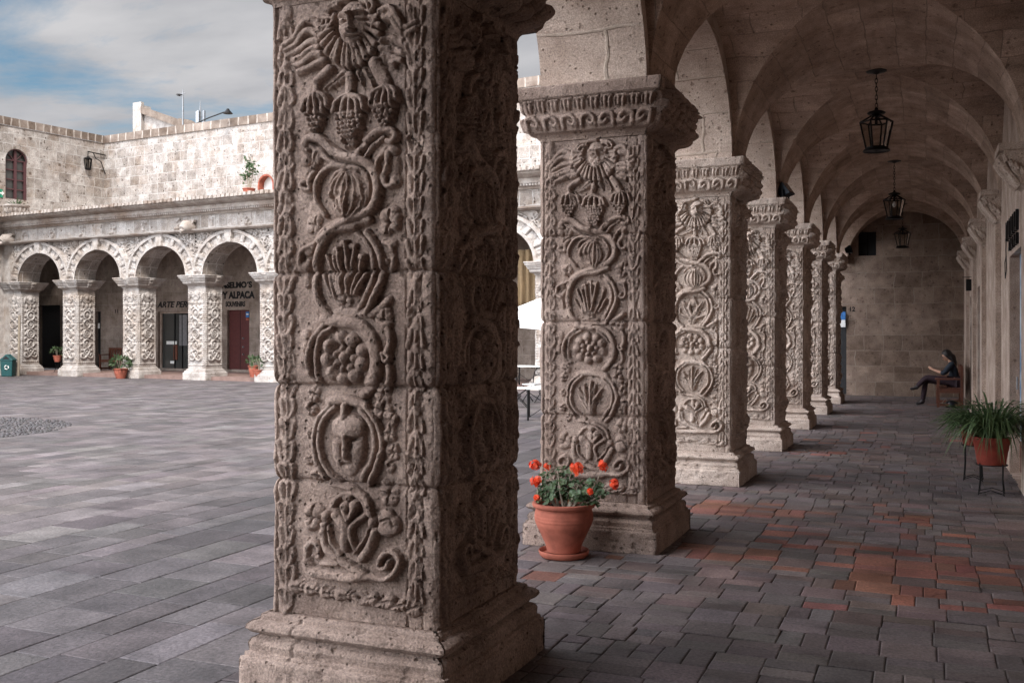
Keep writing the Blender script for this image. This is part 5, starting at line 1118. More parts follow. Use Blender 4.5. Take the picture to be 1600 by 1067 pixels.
m_ = MB(); m_.tube([(0, 0, -0.9), (0, 0, h * 0.75), (0, 0, h)], [0.045, 0.035, 0.015], 6); m_.build('pole', M['steel'], mt); m_ = MB(); m_.lathe([(0.0, 0.0), (0.10, 0.03), (0.16, 0.09)], 10, (-0.22, -0.02, h * 0.84)); m_.tube([(0, 0, h * 0.84), (-0.22, 0, h * 0.84)], 0.02, 5); m_.tube([(-0.14, 0, h * 0.90), (0.16, 0, h * 0.90)], 0.015, 5); m_.build('dish', M['steel'], mt)
a2 = thing('phone_antenna', 'cluster of grey panel antennas behind the far roofline', 'antenna', upt(313, 200, 5.0)); o_ = a2.location.copy(); h = (upt(313, 158, 5) - o_).z
m_ = MB(); m_.tube([(0, 0, -1.5), (0, 0, h * 0.6), (0, 0, h)], [0.05, 0.04, 0.01], 6); m_.build('pole', M['steel'], a2)
for dx_ in (-0.14, 0.0, 0.16): m_ = MB(); m_.box(dx_ * 1.4 - 0.06, dx_ * 1.4 + 0.06, -0.2 + abs(dx_), -0.1 + abs(dx_), h * 0.15, h * 0.62); m_.tube([(dx_ * 1.4, -0.1 + abs(dx_), h * 0.4), (0, 0, h * 0.4)], 0.02, 5); m_.build('panel', M['steel'], a2)
l0, l1 = upt(300, 196, 0.3), upt(356, 173.5, -0.4); sl_ = thing('street_lamp', 'long arm lamp reaching over the top of the far wall', 'lamp', l0); d_ = l1 - l0
m_ = MB(); m_.tube([(0, 0, -0.9), (0, 0, 0.05)], 0.035, 6); m_.tube([(0, 0, 0), d_ * 0.5 + Vector((0, 0, 0.03)), d_], 0.028, 6); m_.build('arm', M['iron'], sl_)
m_ = MB(); m_.lathe([(0.0, 0.10), (0.05, 0.09), (0.09, 0.02), (0.22, -0.12), (0.0, -0.10)], 12, d_); m_.build('lamp_head', M['iron'], sl_, smooth=True, ang=40)

# ------------------------------------------------------------------ plants
def pot_profile(r, h): return [(0, 0), (r * 0.62, 0), (r * 0.66, h * 0.08), (r * 0.84, h * 0.45), (r * 0.94, h * 0.8), (r * 0.93, h * 0.86), (r * 1.03, h * 0.88), (r * 1.05, h * 0.96), (r * 1.0, h), (r * 0.9, h), (r * 0.88, h * 0.86)]
def bushy(name, label, loc, r, h, fh, n, mat='terracotta', flowers=0, group=None, lsz=0.09, cat='potted plant'):
    t = thing(name, label, cat, loc, 0, group); m_ = MB(); m_.lathe(pot_profile(r, h), 20); m_.build('pot', M[mat], t, smooth=True, ang=35)
    m_ = MB(); m_.lathe([(0, h * 0.9), (r * 0.9, h * 0.88)], 14); m_.build('soil', M['soil'], t)
    m_ = MB(); st = MB()
    for k in range(max(5, n // 18)):
        a = rl.uniform(0, 6.28); e = Vector((math.cos(a) * r * rl.uniform(0.1, 0.9), math.sin(a) * r * rl.uniform(0.1, 0.9), h + fh * rl.uniform(0.4, 0.9))); st.tube([(e.x * 0.2, e.y * 0.2, h * 0.85), (e.x * 0.6, e.y * 0.6, (h + e.z) / 2), e], 0.008, 5)
    for k in range(n):
        v = rdir(); p = Vector((v.x * r * 1.15, v.y * r * 1.15, h + fh * (0.42 + 0.5 * v.z * rl.uniform(0.5, 1.0)))); leafquad(m_, p, v + Vector((0, 0, rl.uniform(-0.5, 0.5))), Vector((rl.uniform(-1, 1), rl.uniform(-1, 1), 1)), lsz * rl.uniform(0.7, 1.3), lsz * 0.55)
    m_.build('foliage', M['leaf'], t); st.build('stem', M['stem'], t)
    for k in range(flowers):
        v = rdir(0.2); m2 = MB()
        for j in range(10): leafquad(m2, Vector((v.x * r, v.y * r, h + fh * (0.5 + 0.5 * v.z))) + rdir() * 0.02, rdir(), rdir(), 0.05, 0.05)
        m2.build('flower_head', M['petal'], t)
    return t
GP = 'potted plants along the far arcade'
p_ = floc(188.5, 588, -0.25); bushy('potted_plant', 'terracotta pot with a leafy plant on the paving at the foot of a far pillar', FM @ Vector((p_.x, -0.25, 0)), 0.26, 0.38, 0.48, 130, 'terracotta', 0, GP, 0.16)
p_ = floc(88, 560, 0.4); t_ = bushy('potted_plant', 'red pot raised on an iron stand beside the dark passage of the far arcade', FM @ Vector((p_.x, 0.45, 0.55)), 0.17, 0.26, 0.34, 70, 'terracotta', 0, GP, 0.13)
sd = thing('plant_stand', 'thin iron stand holding the red pot beside the dark passage', 'plant stand', FM @ Vector((p_.x, 0.45, 0.13))); m_ = MB(); m_.lathe([(0.10, 0.40), (0.12, 0.42), (0.10, 0.415)], 14)
for k in range(3): a = k * 2.094; m_.tube([(0.10 * math.cos(a), 0.10 * math.sin(a), 0.41), (0.04 * math.cos(a), 0.04 * math.sin(a), 0.2), (0.13 * math.cos(a), 0.13 * math.sin(a), 0.0)], 0.012, 5)
m_.build('legs', M['iron'], sd)
p_ = floc(392, 578, 0.6); bushy('potted_plant', 'red pot with a yellowish plant on the step right of the dark red door', FM @ Vector((p_.x, 0.75, 0.13)), 0.2, 0.42, 0.34, 70, 'terracotta', 0, GP, 0.13)
p_ = floc(397.5, 590, -0.1); bushy('potted_plant', 'small terracotta pot on the paving at the foot of the cut-off far pillar', FM @ Vector((p_.x, 0.12, 0.13)), 0.17, 0.3, 0.42, 70, 'terracotta', 0, GP, 0.13)
# pot with a small tree on the terrace edge, urn at the corner
p_ = floc(389, 302, 0.25); tp = thing('potted_tree', 'spindly young tree in a terracotta pot on top of the far cornice', 'potted plant', FM @ Vector((p_.x, 0.25, 6.5)))
m_ = MB(); m_.lathe(pot_profile(0.22, 0.28), 18); m_.build('pot', M['terracotta'], tp, smooth=True, ang=35)
m_ = MB(); lf_ = MB()
for k, (dx_, hh) in enumerate(((0.02, 1.15), (0.10, 0.95), (-0.06, 0.8))):
    m_.tube([(dx_ * 0.3, 0, 0.2), (dx_, 0.02, hh * 0.6), (dx_ * 1.8, 0, hh)], [0.025, 0.02, 0.012], 6)
    for j in range(34):
        c_ = Vector((dx_ * 1.8, 0, hh)) + Vector((rl.gauss(0, 0.10), rl.gauss(0, 0.1), rl.gauss(0, 0.10))); leafquad(lf_, c_, rdir(-0.6), rdir(), 0.15, 0.08)
for j in range(16): leafquad(lf_, Vector((rl.uniform(-0.3, 0), 0, rl.uniform(0.5, 0.8))), rdir(-0.5), rdir(), 0.14, 0.07)
m_.build('trunk', M['stem'], tp); lf_.build('crown', M['leaf'], tp)
p_ = floc(26, 334, 0.4); ut = thing('stone_urn', 'wide carved stone urn with a spiky plant on the corner of the cornice', 'urn', FM @ Vector((p_.x, 0.4, 6.5)))
m_ = MB(); m_.lathe([(0, 0), (0.32, 0.0), (0.34, 0.04), (0.25, 0.07), (0.27, 0.10), (0.36, 0.16), (0.42, 0.28), (0.42, 0.38), (0.44, 0.40), (0.50, 0.44), (0.51, 0.50), (0.46, 0.51), (0.42, 0.46)], 28)
for k in range(16): a = k * 6.283 / 16; m_.tube([(0.34 * math.cos(a), 0.34 * math.sin(a), 0.13), (0.43 * math.cos(a), 0.43 * math.sin(a), 0.24), (0.445 * math.cos(a), 0.445 * math.sin(a), 0.36)], [0.025, 0.05, 0.035], 6)
m_.build('bowl', M['white'], ut, smooth=True, ang=45); m_ = MB()
for k in range(26):
    v = rdir(0.1); leafquad(m_, Vector((v.x * 0.06, v.y * 0.06, 0.46)), v + Vector((0, 0, 0.3)), Vector((0, 0, 1)), rl.uniform(0.3, 0.5), 0.05)
m_.build('foliage', M['fern'], ut)

# geranium in front of the second pillar
GX, GY = -2.49, 7.02
ge = thing('geranium_pot', 'round terracotta pot of red geraniums at the foot of a pillar', 'potted plant', (GX, GY, 0))
m_ = MB(); m_.lathe([(0, 0.042), (0.124, 0.042), (0.128, 0.06), (0.140, 0.10), (0.170, 0.165), (0.200, 0.225), (0.214, 0.262), (0.213, 0.266), (0.217, 0.272), (0.218, 0.286), (0.2165, 0.29), (0.2185, 0.296), (0.218, 0.31), (0.216, 0.314), (0.217, 0.32), (0.212, 0.345), (0.206, 0.360), (0.210, 0.366), (0.228, 0.372), (0.236, 0.386), (0.232, 0.402), (0.214, 0.406), (0.203, 0.395), (0.198, 0.36), (0.19, 0.33)], 64)
m_.build('pot', M['terracotta'], ge, smooth=True, ang=60)
m_ = MB(); m_.lathe([(0, 0.004), (0.165, 0.002), (0.178, 0.012), (0.190, 0.045), (0.186, 0.052), (0.178, 0.048), (0.165, 0.024), (0.0, 0.022)], 48); m_.build('saucer', M['terracotta'], ge, smooth=True, ang=50)
m_ = MB(); rr = random.Random(3)
m_.lathe([(0, 0.362), (0.1, 0.358), (0.197, 0.352)], 24)
for k in range(160): a = rr.uniform(0, 6.28); q = 0.185 * math.sqrt(rr.random()); b = MB(); c_ = Vector((q * math.cos(a), q * math.sin(a), 0.360)); s_ = rr.uniform(0.004, 0.011); m_.add([c_ + Vector((s_, 0, 0)), c_ + Vector((-s_, s_, 0)), c_ + Vector((-s_, -s_, 0)), c_ + Vector((0, 0, s_ * 1.4))], [(0, 1, 3), (1, 2, 3), (2, 0, 3)])
m_.build('soil', M['soil'], ge)
heads = [((836, 727), 0.056, -0.02), ((855, 730), 0.040, 0.10), ((838, 752), 0.054, -0.08), ((900.5, 732.5), 0.066, -0.06), ((942, 728), 0.050, 0.02), ((960, 756), 0.050, -0.05), ((839, 777), 0.022, -0.12), ((922, 768), 0.026, -0.16)]
leaf_mb, stem_mb = MB(), MB()
def gleaf(c, nrm, r):
    nrm = nrm.normalized(); a = nrm.orthogonal().normalized(); b = nrm.cross(a); V = [c - nrm * r * 0.22]; n = 14; ph = rr.uniform(0, 6.28)
    for k in range(n):
        t = ph + 2 * math.pi * (k + 0.3) / (n + 0.6); q = r * (1.0 if k % 2 else 0.84) * (1 + 0.12 * math.sin(3 * t)); V.append(c + (a * math.cos(t) + b * math.sin(t)) * q + nrm * r * (0.14 * math.sin(3 * t + ph)))
    leaf_mb.add(V, [(0, 1 + k, 2 + k) for k in range(n - 1)])
base = Vector((GX, GY, 0)); mains = []
for (dx_, dy_, hh) in ((-0.10, -0.02, 0.62), (-0.16, 0.03, 0.56), (-0.03, -0.05, 0.64), (0.05, 0.02, 0.63), (0.13, -0.03, 0.55), (0.20, -0.04, 0.50), (-0.06, 0.06, 0.60), (0.00, 0.08, 0.60), (-0.19, -0.06, 0.50), (0.24, 0.0, 0.46), (0.34, -0.04, 0.50), (0.27, -0.05, 0.57)):
    e = Vector((dx_, dy_, hh)); s0 = Vector((dx_ * 0.25 + rr.uniform(-0.03, 0.03), dy_ * 0.4, 0.35)); mid = (s0 + e) / 2 + Vector((rr.uniform(-0.02, 0.02) - dx_ * 0.12, rr.uniform(-0.02, 0.02), -0.02)); stem_mb.tube([s0, mid, e], [0.0105, 0.008, 0.005], 7); mains.append((s0, mid, e))
for k in range(250):
    s0, mid, e = rr.choice(mains); t = rr.uniform(0.45, 1.05); p = mid.lerp(e, (t - 0.45) / 0.6); v = Vector((rr.gauss(0, 1), rr.gauss(0, 1), rr.gauss(0.2, 0.7))).normalized(); l = rr.uniform(0.03, 0.095); c_ = p + v * l
    if c_.z < 0.42 and math.hypot(c_.x, c_.y) < 0.20: c_.z = 0.43 + rr.random() * 0.06
    stem_mb.tube([p, p + v * l * 0.55 + Vector((0, 0, 0.008)), c_], 0.0018, 4, False); gleaf(c_, v * 0.55 + Vector((rr.gauss(0, 0.45), rr.gauss(-0.35, 0.5), 0.75)), rr.uniform(0.018, 0.036))
for (pxl, r, dy_) in heads:
    r *= 0.86
    c_ = at(pxl[0], pxl[1], (0, GY + dy_, 0), (0, 1, 0)) - base; m2 = MB(); s0 = min(mains, key=lambda q: (q[2] - c_).length); stem_mb.tube([s0[2], (s0[2] + c_) / 2 + Vector((0.006, 0, 0.01)), c_], 0.0035, 5)
    for k in range(max(10, int(66 * r / 0.06))):
        v = Vector((rr.gauss(0, 1), rr.gauss(0, 1), rr.gauss(0.25, 0.9))).normalized(); q = c_ + v * r * rr.uniform(0.35, 0.90); nn = (v + Vector((rr.gauss(0, .35), rr.gauss(0, .35), rr.gauss(0, .35)))).normalized(); a = nn.orthogonal().normalized(); b = nn.cross(a); fl = rr.uniform(0.009, 0.015)
        for j in range(5):
            t = j * 1.2566 + k; d_ = a * math.cos(t) + b * math.sin(t); d2 = a * math.cos(t + 0.5) + b * math.sin(t + 0.5); d3 = a * math.cos(t - 0.5) + b * math.sin(t - 0.5)
            m2.add([q, q + d3 * fl + nn * 0.003, q + d_ * fl * 1.5 + nn * 0.001, q + d2 * fl + nn * 0.003], [(0, 1, 2, 3)])
    m2.build('flower_head', M['petal'], ge)
leaf_mb.build('foliage', M['leaf'], ge); stem_mb.build('stem', M['stem'], ge)

# strap-leaved plants in red pots on wire stands by the right wall
def wire_stand(name, label, loc, r, h, mat='iron'):
    t = thing(name, label, 'plant stand', loc); m_ = MB(); c = [Vector((r * math.cos(a), r * math.sin(a), h)) for a in np.linspace(0, 6.2832, 25)]; m_.tube(c, 0.006, 6, False); m_.tube([Vector((-r, 0, h)), Vector((r, 0, h))], 0.005, 6); m_.build('ring', M[mat], t)
    F = []
    for k in range(4):
        a = R(40 + 90 * k); m_ = MB(); f = Vector((r * 1.12 * math.cos(a), r * 1.12 * math.sin(a), 0.006)); F.append(f); m_.tube([Vector((r * math.cos(a), r * math.sin(a), h + 0.02)), Vector((r * 0.98 * math.cos(a), r * 0.98 * math.sin(a), h * 0.5)), f], 0.006, 6); m_.build('leg', M[mat], t)
    m_ = MB()
    for k in range(4): a, b = F[k], F[(k + 1) % 4]; m_.tube([a + Vector((0, 0, 0.012)), (a + b) / 2 * 0.86 + Vector((0, 0, 0.05)), b + Vector((0, 0, 0.012))], 0.005, 6)
    m_.build('brace', M[mat], t); return t
def strap_plant(name, label, loc, r, h, n, spread, up, seed):
    rs = random.Random(seed); t = thing(name, label, 'potted plant', loc); m_ = MB(); m_.lathe([(0, 0), (r * 0.72, 0), (r * 0.74, 0.01), (r * 0.85, h * 0.5), (r * 0.87, h * 0.52), (r * 0.90, h * 0.72), (r * 0.93, h * 0.74), (r * 0.98, h * 0.82), (r * 1.0, h * 0.84), (r * 1.03, h * 0.98), (r * 1.0, h), (r * 0.92, h), (r * 0.9, h * 0.85)], 40); m_.build('pot', M['terradark'], t, smooth=True, ang=40)
    m_ = MB(); m_.lathe([(0, h * 0.9), (r * 0.91, h * 0.88)], 16); m_.build('soil', M['soil'], t); m_ = MB()
    for k in range(n):
        a = rs.uniform(0, 6.283); d = Vector((math.cos(a), math.sin(a), 0)); s_ = Vector((-d.y, d.x, 0)); p0 = Vector((d.x * r * rs.uniform(0, 0.7), d.y * r * rs.uniform(0, 0.7), h * 0.9)); ln = spread * rs.uniform(0.45, 1.1); ht = up * rs.uniform(0.5, 1.15); w = rs.uniform(0.007, 0.019); V = []; ns = 7; dr_ = rs.uniform(-0.1, 1.5); tw = rs.uniform(-0.5, 0.5)
        for j in range(ns + 1):
            q = j / ns; c_ = p0 + d * ln * q ** (1.0 if q < 1 else 1) + Vector((0, 0, ht * (2.1 * q - q * q * (1.2 + dr_)))) + s_ * tw * q * q * ln * 0.5; ww = w * (1 - q) ** 0.6 * (0.6 + min(1, q * 4) * 0.4); V += [c_ - s_ * ww, c_ - Vector((0, 0, ww * 0.5)), c_ + s_ * ww]
        m_.add(V, [(3 * j + i, 3 * j + i + 1, 3 * j + i + 4, 3 * j + i + 3) for j in range(ns) for i in range(2)])
    for k in range(int(n * 1.2)):
        v = rs.uniform(0, 6.283); q = spread * math.sqrt(rs.random()) * 0.6; leafquad(m_, Vector((q * math.cos(v), q * math.sin(v), h + up * rs.uniform(0.0, 0.8))), Vector((math.cos(v), math.sin(v), rs.uniform(-0.4, 0.6))), Vector((0, 0, 1)), rs.uniform(0.05, 0.12), 0.022)
    m_.build('foliage', M['fern'], t, smooth=True); return t
wire_stand('plant_stand', 'low black wire stand under the bigger red pot by the right wall', (0.63, 11.42, 0), 0.150, 0.31)
strap_plant('strap_plant', 'big red pot of arching strap leaves on a wire stand by the right wall', (0.63, 11.42, 0.312), 0.185, 0.285, 330, 0.50, 0.44, 1)
wire_stand('plant_stand', 'wire stand half hidden behind the bigger one by the right wall', (0.50, 12.45, 0), 0.12, 0.40)
strap_plant('strap_plant', 'smaller red pot with trailing leaves tucked behind the big strap-leaved plant', (0.50, 12.45, 0.402), 0.14, 0.20, 220, 0.42, 0.26, 2)

# ------------------------------------------------------------------ benches
def make_bench(name, label, ln=1.35):
    """seat faces -x, length along +y from 0"""
    t = thing(name, label, 'bench'); M_ = M['wood']
    m_ = MB()
    for k in range(5): m_.box(0.04 + k * 0.094, 0.04 + k * 0.094 + 0.082, 0.03, ln - 0.03, 0.415, 0.44)
    bevelled(m_.build('seat', M_, t), 0.005); m_ = MB()
    for k in range(int(ln / 0.16)): y = 0.10 + k * 0.16; m_.box(0.512, 0.532, y, y + 0.09, 0.46, 0.86)
    m_.box(0.500, 0.545, 0.062, ln - 0.062, 0.861, 0.95); bevelled(m_.build('backrest', M_, t), 0.006)
    for y in (0.0, ln - 0.06):
        m_ = MB(); m_.box(0.0, 0.06, y, y + 0.06, 0.0, 0.625); bevelled(m_.build('leg', M_, t), 0.006); m_ = MB(); m_.box(0.49, 0.55, y, y + 0.06, 0.0, 0.95); bevelled(m_.build('leg', M_, t), 0.006)
        m_ = MB(); m_.box(-0.04, 0.485, y - 0.012, y + 0.072, 0.627, 0.665); bevelled(m_.build('armrest', M_, t), 0.01)
    m_ = MB()
    for y in (0.005, ln - 0.055): m_.box(0.063, 0.487, y, y + 0.05, 0.33, 0.41); m_.box(0.063, 0.487, y, y + 0.05, 0.03, 0.09)
    for x in (0.01, 0.50): m_.box(x, x + 0.04, 0.063, ln - 0.063, 0.33, 0.41)
    bevelled(m_.build('rail', M_, t), 0.006); return t
b1 = make_bench('wooden_bench', 'dark red-brown bench with armrests under the seated woman'); b1.location = (0.235, 24.62, 0)
b2 = copy_tree(b1); b2['label'] = 'brown bench standing against the shaded wall of the far arcade'; p_ = floc(172, 572, 3.3); b2.location = FM @ Vector((p_.x + 0.6, 3.35, 0.13)); b2.rotation_euler = (0, 0, FA + R(90)); b1['group'] = b2['group'] = 'wooden benches in the arcades'

# ------------------------------------------------------------------ the seated woman
def skin_mesh(name, chains, sub=2):
    """chains: list of (list of (point, radius)); equal points join; first point is the root"""
    vs_, rs_, es = [], [], []
    def idx(p, r):
        for i, q in enumerate(vs_):
            if (q - p).length < 1e-4: return i
        vs_.append(p); rs_.append(r); return len(vs_) - 1
    for ch in chains:
        last = None
        for p, r in ch:
            i = idx(Vector(p), r)
            if last is not None and last != i: es.append((last, i))
            last = i
    me = bpy.data.meshes.new(name); me.from_pydata(vs_, es, []); o = bpy.data.objects.new(name + '_tmp', me); COL.objects.link(o)
    sk = o.modifiers.new('skin', 'SKIN'); sk.use_smooth_shade = True; sk.branch_smoothing = 0.4
    L_ = me.skin_vertices[0].data
    for i, r in enumerate(rs_): L_[i].radius = r if isinstance(r, tuple) else (r, r); L_[i].use_root = (i == 0)
    ss = o.modifiers.new('sub', 'SUBSURF'); ss.levels = ss.render_levels = sub
    dg = bpy.context.evaluated_depsgraph_get(); dg.update(); r = bpy.data.meshes.new_from_object(o.evaluated_get(dg)); bpy.data.objects.remove(o); bpy.data.meshes.remove(me); r.name = name
    r.polygons.foreach_set('use_smooth', [True] * len(r.polygons)); return r
YP = 25.10
def PP(a, b, dy=0.0): v = at(a, b, (0, YP, 0), (0, 1, 0)); return Vector((v.x, YP + dy, v.z))
hip, waist, chest, neck = PP(1490, 597), PP(1492, 587), PP(1489, 573), PP(1485.5, 564.5); head = PP(1479.5, 556.0)
arms = {}
for s_ in (-1, 1): arms[s_] = (PP(1487.5, 568, 0.165 * s_), PP(1474.5, 583.5, 0.21 * s_), PP(1458.5, 577.5, 0.07 * s_), PP(1454.5, 575.5, 0.05 * s_))
knL, anL, toL = PP(1447.5, 589, -0.05), PP(1432, 604.5, -0.02), PP(1421.5, 607.5, -0.03)      # crossed leg, raised foot
knR, anR, toR = PP(1446.5, 594.5, 0.10), PP(1441.5, 626.5, 0.06), PP(1430.5, 630.6, 0.05)     # standing foot
hl = lambda dy: hip + Vector((0, dy, 0)); chains = [[(hip, 0.13), (waist, 0.11), (chest, 0.125), (neck, 0.05), (head + Vector((0.02, 0, -0.05)), 0.055)]]
for s_ in (-1, 1):
    sh, el, wr, ha = arms[s_]; chains.append([(chest, 0.125), (sh, 0.055), (el, 0.042), (wr, 0.027), (ha, 0.03)])
    d = (ha - wr).normalized(); sd_ = Vector((0, -s_, 0)); upv = Vector((0, 0, 1))
    for k, ln in enumerate((0.055, 0.068, 0.072, 0.065)):
        o_ = ha + upv * (0.024 - 0.016 * k) + d * 0.012; chains.append([(ha, 0.03), (o_, 0.011), (o_ + d * ln * 0.5 + sd_ * 0.012, 0.0095), (o_ + d * ln * 0.72 + sd_ * 0.04, 0.008)])
    th_ = ha - d * 0.02 + upv * 0.022; chains.append([(ha, 0.03), (th_, 0.012), (th_ + d * 0.035 + upv * 0.012 + sd_ * 0.015, 0.010)])
chains += [[(hip, 0.13), (hl(-0.09), 0.095), (knL, 0.060), (anL, 0.040)], [(hip, 0.13), (hl(0.09), 0.095), (knR, 0.060), (anR, 0.040)]]
bm_ = skin_mesh('person', chains, 1)
# head with nose, lips, eye sockets and ears, merged into the same mesh
hm = bmesh.new(); bmesh.ops.create_icosphere(hm, subdivisions=4, radius=1.0); tilt = Matrix.Rotation(R(-28), 4, 'Y')
for v in hm.verts:
    p = v.co.copy(); f = -p.x    # face looks along -x
    x, y, z = p.x * 0.098, p.y * 0.076, p.z * 0.118
    if z < 0: y *= 1 + z * 2.2; x += (-z) * -0.10 if f > 0 else (-z) * -0.25
    nose = math.exp(-(p.y / 0.16) ** 2) * math.exp(-((p.z + 0.16) / 0.20) ** 2) * (f > 0.5); x -= 0.024 * nose
    sock = math.exp(-((abs(p.y) - 0.38) / 0.2) ** 2) * math.exp(-((p.z - 0.04) / 0.13) ** 2) * (f > 0.4); x += 0.012 * sock
    lip = math.exp(-(p.y / 0.28) ** 2) * (math.exp(-((p.z + 0.50) / 0.07) ** 2) + math.exp(-((p.z + 0.62) / 0.07) ** 2)) * (f > 0.3); x -= 0.008 * lip
    ear = math.exp(-((p.x - 0.10) / 0.13) ** 2) * math.exp(-((p.z + 0.05) / 0.22) ** 2) * (abs(p.y) > 0.8); y += math.copysign(0.014 * ear, p.y)
    v.co = tilt @ Vector((x, y, z)) + head
hmm = bpy.data.meshes.new('head'); hm.to_mesh(hmm); hm.free(); bb = bmesh.new(); bb.from_mesh(bm_); bb.from_mesh(hmm)
for f in bb.faces: f.smooth = True
bb.to_mesh(bm_); bb.free(); bpy.data.meshes.remove(hmm)
pe = link('person', bm_, M['skin']); tag(pe, 'woman in dark clothes and sunglasses sitting cross-legged, looking down at her hands', 'person')
jc = [[(hip + Vector((0, 0, 0.05)), 0.150), (waist, 0.128), (chest, 0.142), (neck + Vector((0, 0, -0.01)), 0.066)]]
for s_ in (-1, 1): sh, el, wr, ha = arms[s_]; jc.append([(chest, 0.142), (sh, 0.072), (el, 0.058), (el.lerp(wr, 0.35), 0.050)])
link('jacket', skin_mesh('jacket', jc, 2), M['jacket'], pe)
link('trousers', skin_mesh('trousers', [[(hip, 0.142), (hl(-0.09), 0.105), (hl(-0.09).lerp(knL, 0.5), 0.088), (knL, 0.072), (anL.lerp(knL, 0.02), 0.056)], [(hip, 0.142), (hl(0.09), 0.105), (hl(0.09).lerp(knR, 0.5), 0.088), (knR, 0.072), (anR.lerp(knR, 0.0), 0.060)]], 2), M['trousers'], pe)
for an, to in ((anL, toL), (anR, toR)):
    d = (to - an); hd = Vector((d.x, d.y, 0)).normalized(); heel = an - hd * 0.045 + Vector((0, 0, -0.045 if an is anR else -0.02))
    link('boot', skin_mesh('boot', [[(an + Vector((0, 0, 0.07)) if an is anR else an + (knL - an) * 0.3, 0.052), (an, 0.050), (heel.lerp(to, 0.4), 0.042), (to, 0.030)], [(an, 0.05), (heel, 0.036)]], 2), M['boot'], pe)
hb = bmesh.new(); bmesh.ops.create_icosphere(hb, subdivisions=4, radius=1.0)
for v in hb.verts:
    p = v.co.copy(); w = 1 + 0.05 * math.sin(p.y * 31 + p.z * 9) + 0.04 * math.sin(p.x * 27 + p.y * 17); x, y, z = (p.x * 0.116 + 0.014) * w, p.y * 0.094 * w, p.z * 0.132 * w + 0.012
    if p.x < -0.15 and p.z < 0.45: x = max(x, -0.06 + 0.05 * (0.45 - p.z)); 
    if p.z < -0.2 and p.x > 0: z -= 0.22 * (-p.z - 0.2); x += 0.03
    v.co = tilt @ Vector((x, y, z)) + head
for f in hb.faces: f.smooth = True
hme = bpy.data.meshes.new('hair'); hb.to_mesh(hme); hb.free(); link('hair', hme, M['hair'], pe)
m_ = MB()
for s_ in (-1, 1):
    V = [tilt @ Vector((-0.098 + 0.010 * abs(k - 0.5), s_ * (0.010 + 0.058 * k), z)) + head for z in (-0.020, 0.028) for k in (0, 0.5, 1)]; V2 = [v + tilt @ Vector((-0.008, 0, 0)) for v in V]
    m_.add(V + V2, [(0, 1, 4, 3), (1, 2, 5, 4), (6, 9, 10, 7), (7, 10, 11, 8), (0, 6, 7, 1), (1, 7, 8, 2), (3, 4, 10, 9), (4, 5, 11, 10), (0, 3, 9, 6), (2, 8, 11, 5)])
    m_.tube([tilt @ Vector((-0.095, s_ * 0.066, 0.01)) + head, tilt @ Vector((-0.02, s_ * 0.088, 0.012)) + head], 0.004, 5)
m_.tube([tilt @ Vector((-0.104, -0.012, 0.012)) + head, tilt @ Vector((-0.104, 0.012, 0.012)) + head], 0.004, 5); m_.build('sunglasses', M['phone'], pe)
ph_ = (arms[-1][3] + arms[1][3]) / 2 + Vector((-0.045, 0, 0.0)); m_ = MB(); m_.box(-0.005, 0.005, -0.036, 0.036, -0.055, 0.075); po_ = bevelled(m_.build('phone', M['phone']), 0.003); po_.location = ph_; po_.rotation_euler = (0, R(35), 0); tag(po_, 'small dark phone held in the hands of the seated woman', 'phone')
bgp = thing('handbag', 'small black bag lying on the floor under the bench', 'bag', (0.55, 24.75, 0)); m_ = MB(); m_.lathe([(0, 0), (0.13, 0.0), (0.15, 0.05), (0.12, 0.13), (0.03, 0.16), (0, 0.16)], 14); m_.build('body', M['phone'], bgp, smooth=True); m_ = MB(); m_.tube([(-0.08, 0, 0.12), (-0.13, 0, 0.2), (-0.2, 0.02, 0.1), (-0.22, 0.02, 0.012)], 0.01, 6); m_.build('strap', M['stem'], bgp)

# ------------------------------------------------------------------ floodlights, bin, cafe furniture
def floodlight(label, loc, rz, tilt_):
    t = thing('floodlight', label, 'floodlight', loc, rz, 'floodlights on the capitals'); m_ = MB(); A = [(-0.14, -0.05, -0.10), (0.14, -0.05, -0.10), (0.14, -0.05, 0.10), (-0.14, -0.05, 0.10)]; B = [(-0.09, 0.10, -0.06), (0.09, 0.10, -0.06), (0.09, 0.10, 0.06), (-0.09, 0.10, 0.06)]; rt = Matrix.Translation((0, 0, 0.15)) @ Matrix.Rotation(tilt_, 4, 'X')
    m_.add([rt @ Vector(p) for p in A + B], [(0, 1, 2, 3), (7, 6, 5, 4)] + [(k, 4 + k, 4 + (k + 1) % 4, (k + 1) % 4) for k in range(4)]); m_.build('housing', M['floodmat'], t)
    m_ = MB(); m_.add([rt @ Vector((p[0] * 0.9, p[1] - 0.004, p[2] * 0.88)) for p in A], [(0, 1, 2, 3)]); m_.build('lens', M['shopglass'], t); m_ = MB(); m_.tube([rt @ Vector((-0.15, 0.0, 0)), (-0.15, 0, 0.012), (0.15, 0, 0.012), rt @ Vector((0.15, 0.0, 0))], 0.012, 6); m_.build('bracket', M['iron'], t); return t
M['floodmat'] = plain('blue_black_metal', (0.012, 0.016, 0.022), 0.5, 0.3)
floodlight('dark floodlight tilted up on top of the fourth capital', (-1.86, 14.78, TOPZ), R(80), R(-35)); floodlight('small dark floodlight on the capital of the farthest pillar', (-1.72, 25.75, TOPZ + 0.0), R(90), R(-15))
p_ = floc(13, 582, -1.0); bn = thing('rubbish_bin', 'dark green rubbish bin with a hooded lid and white mark, at the far left', 'bin', FM @ Vector((p_.x, -1.0, 0)), FA + R(35))
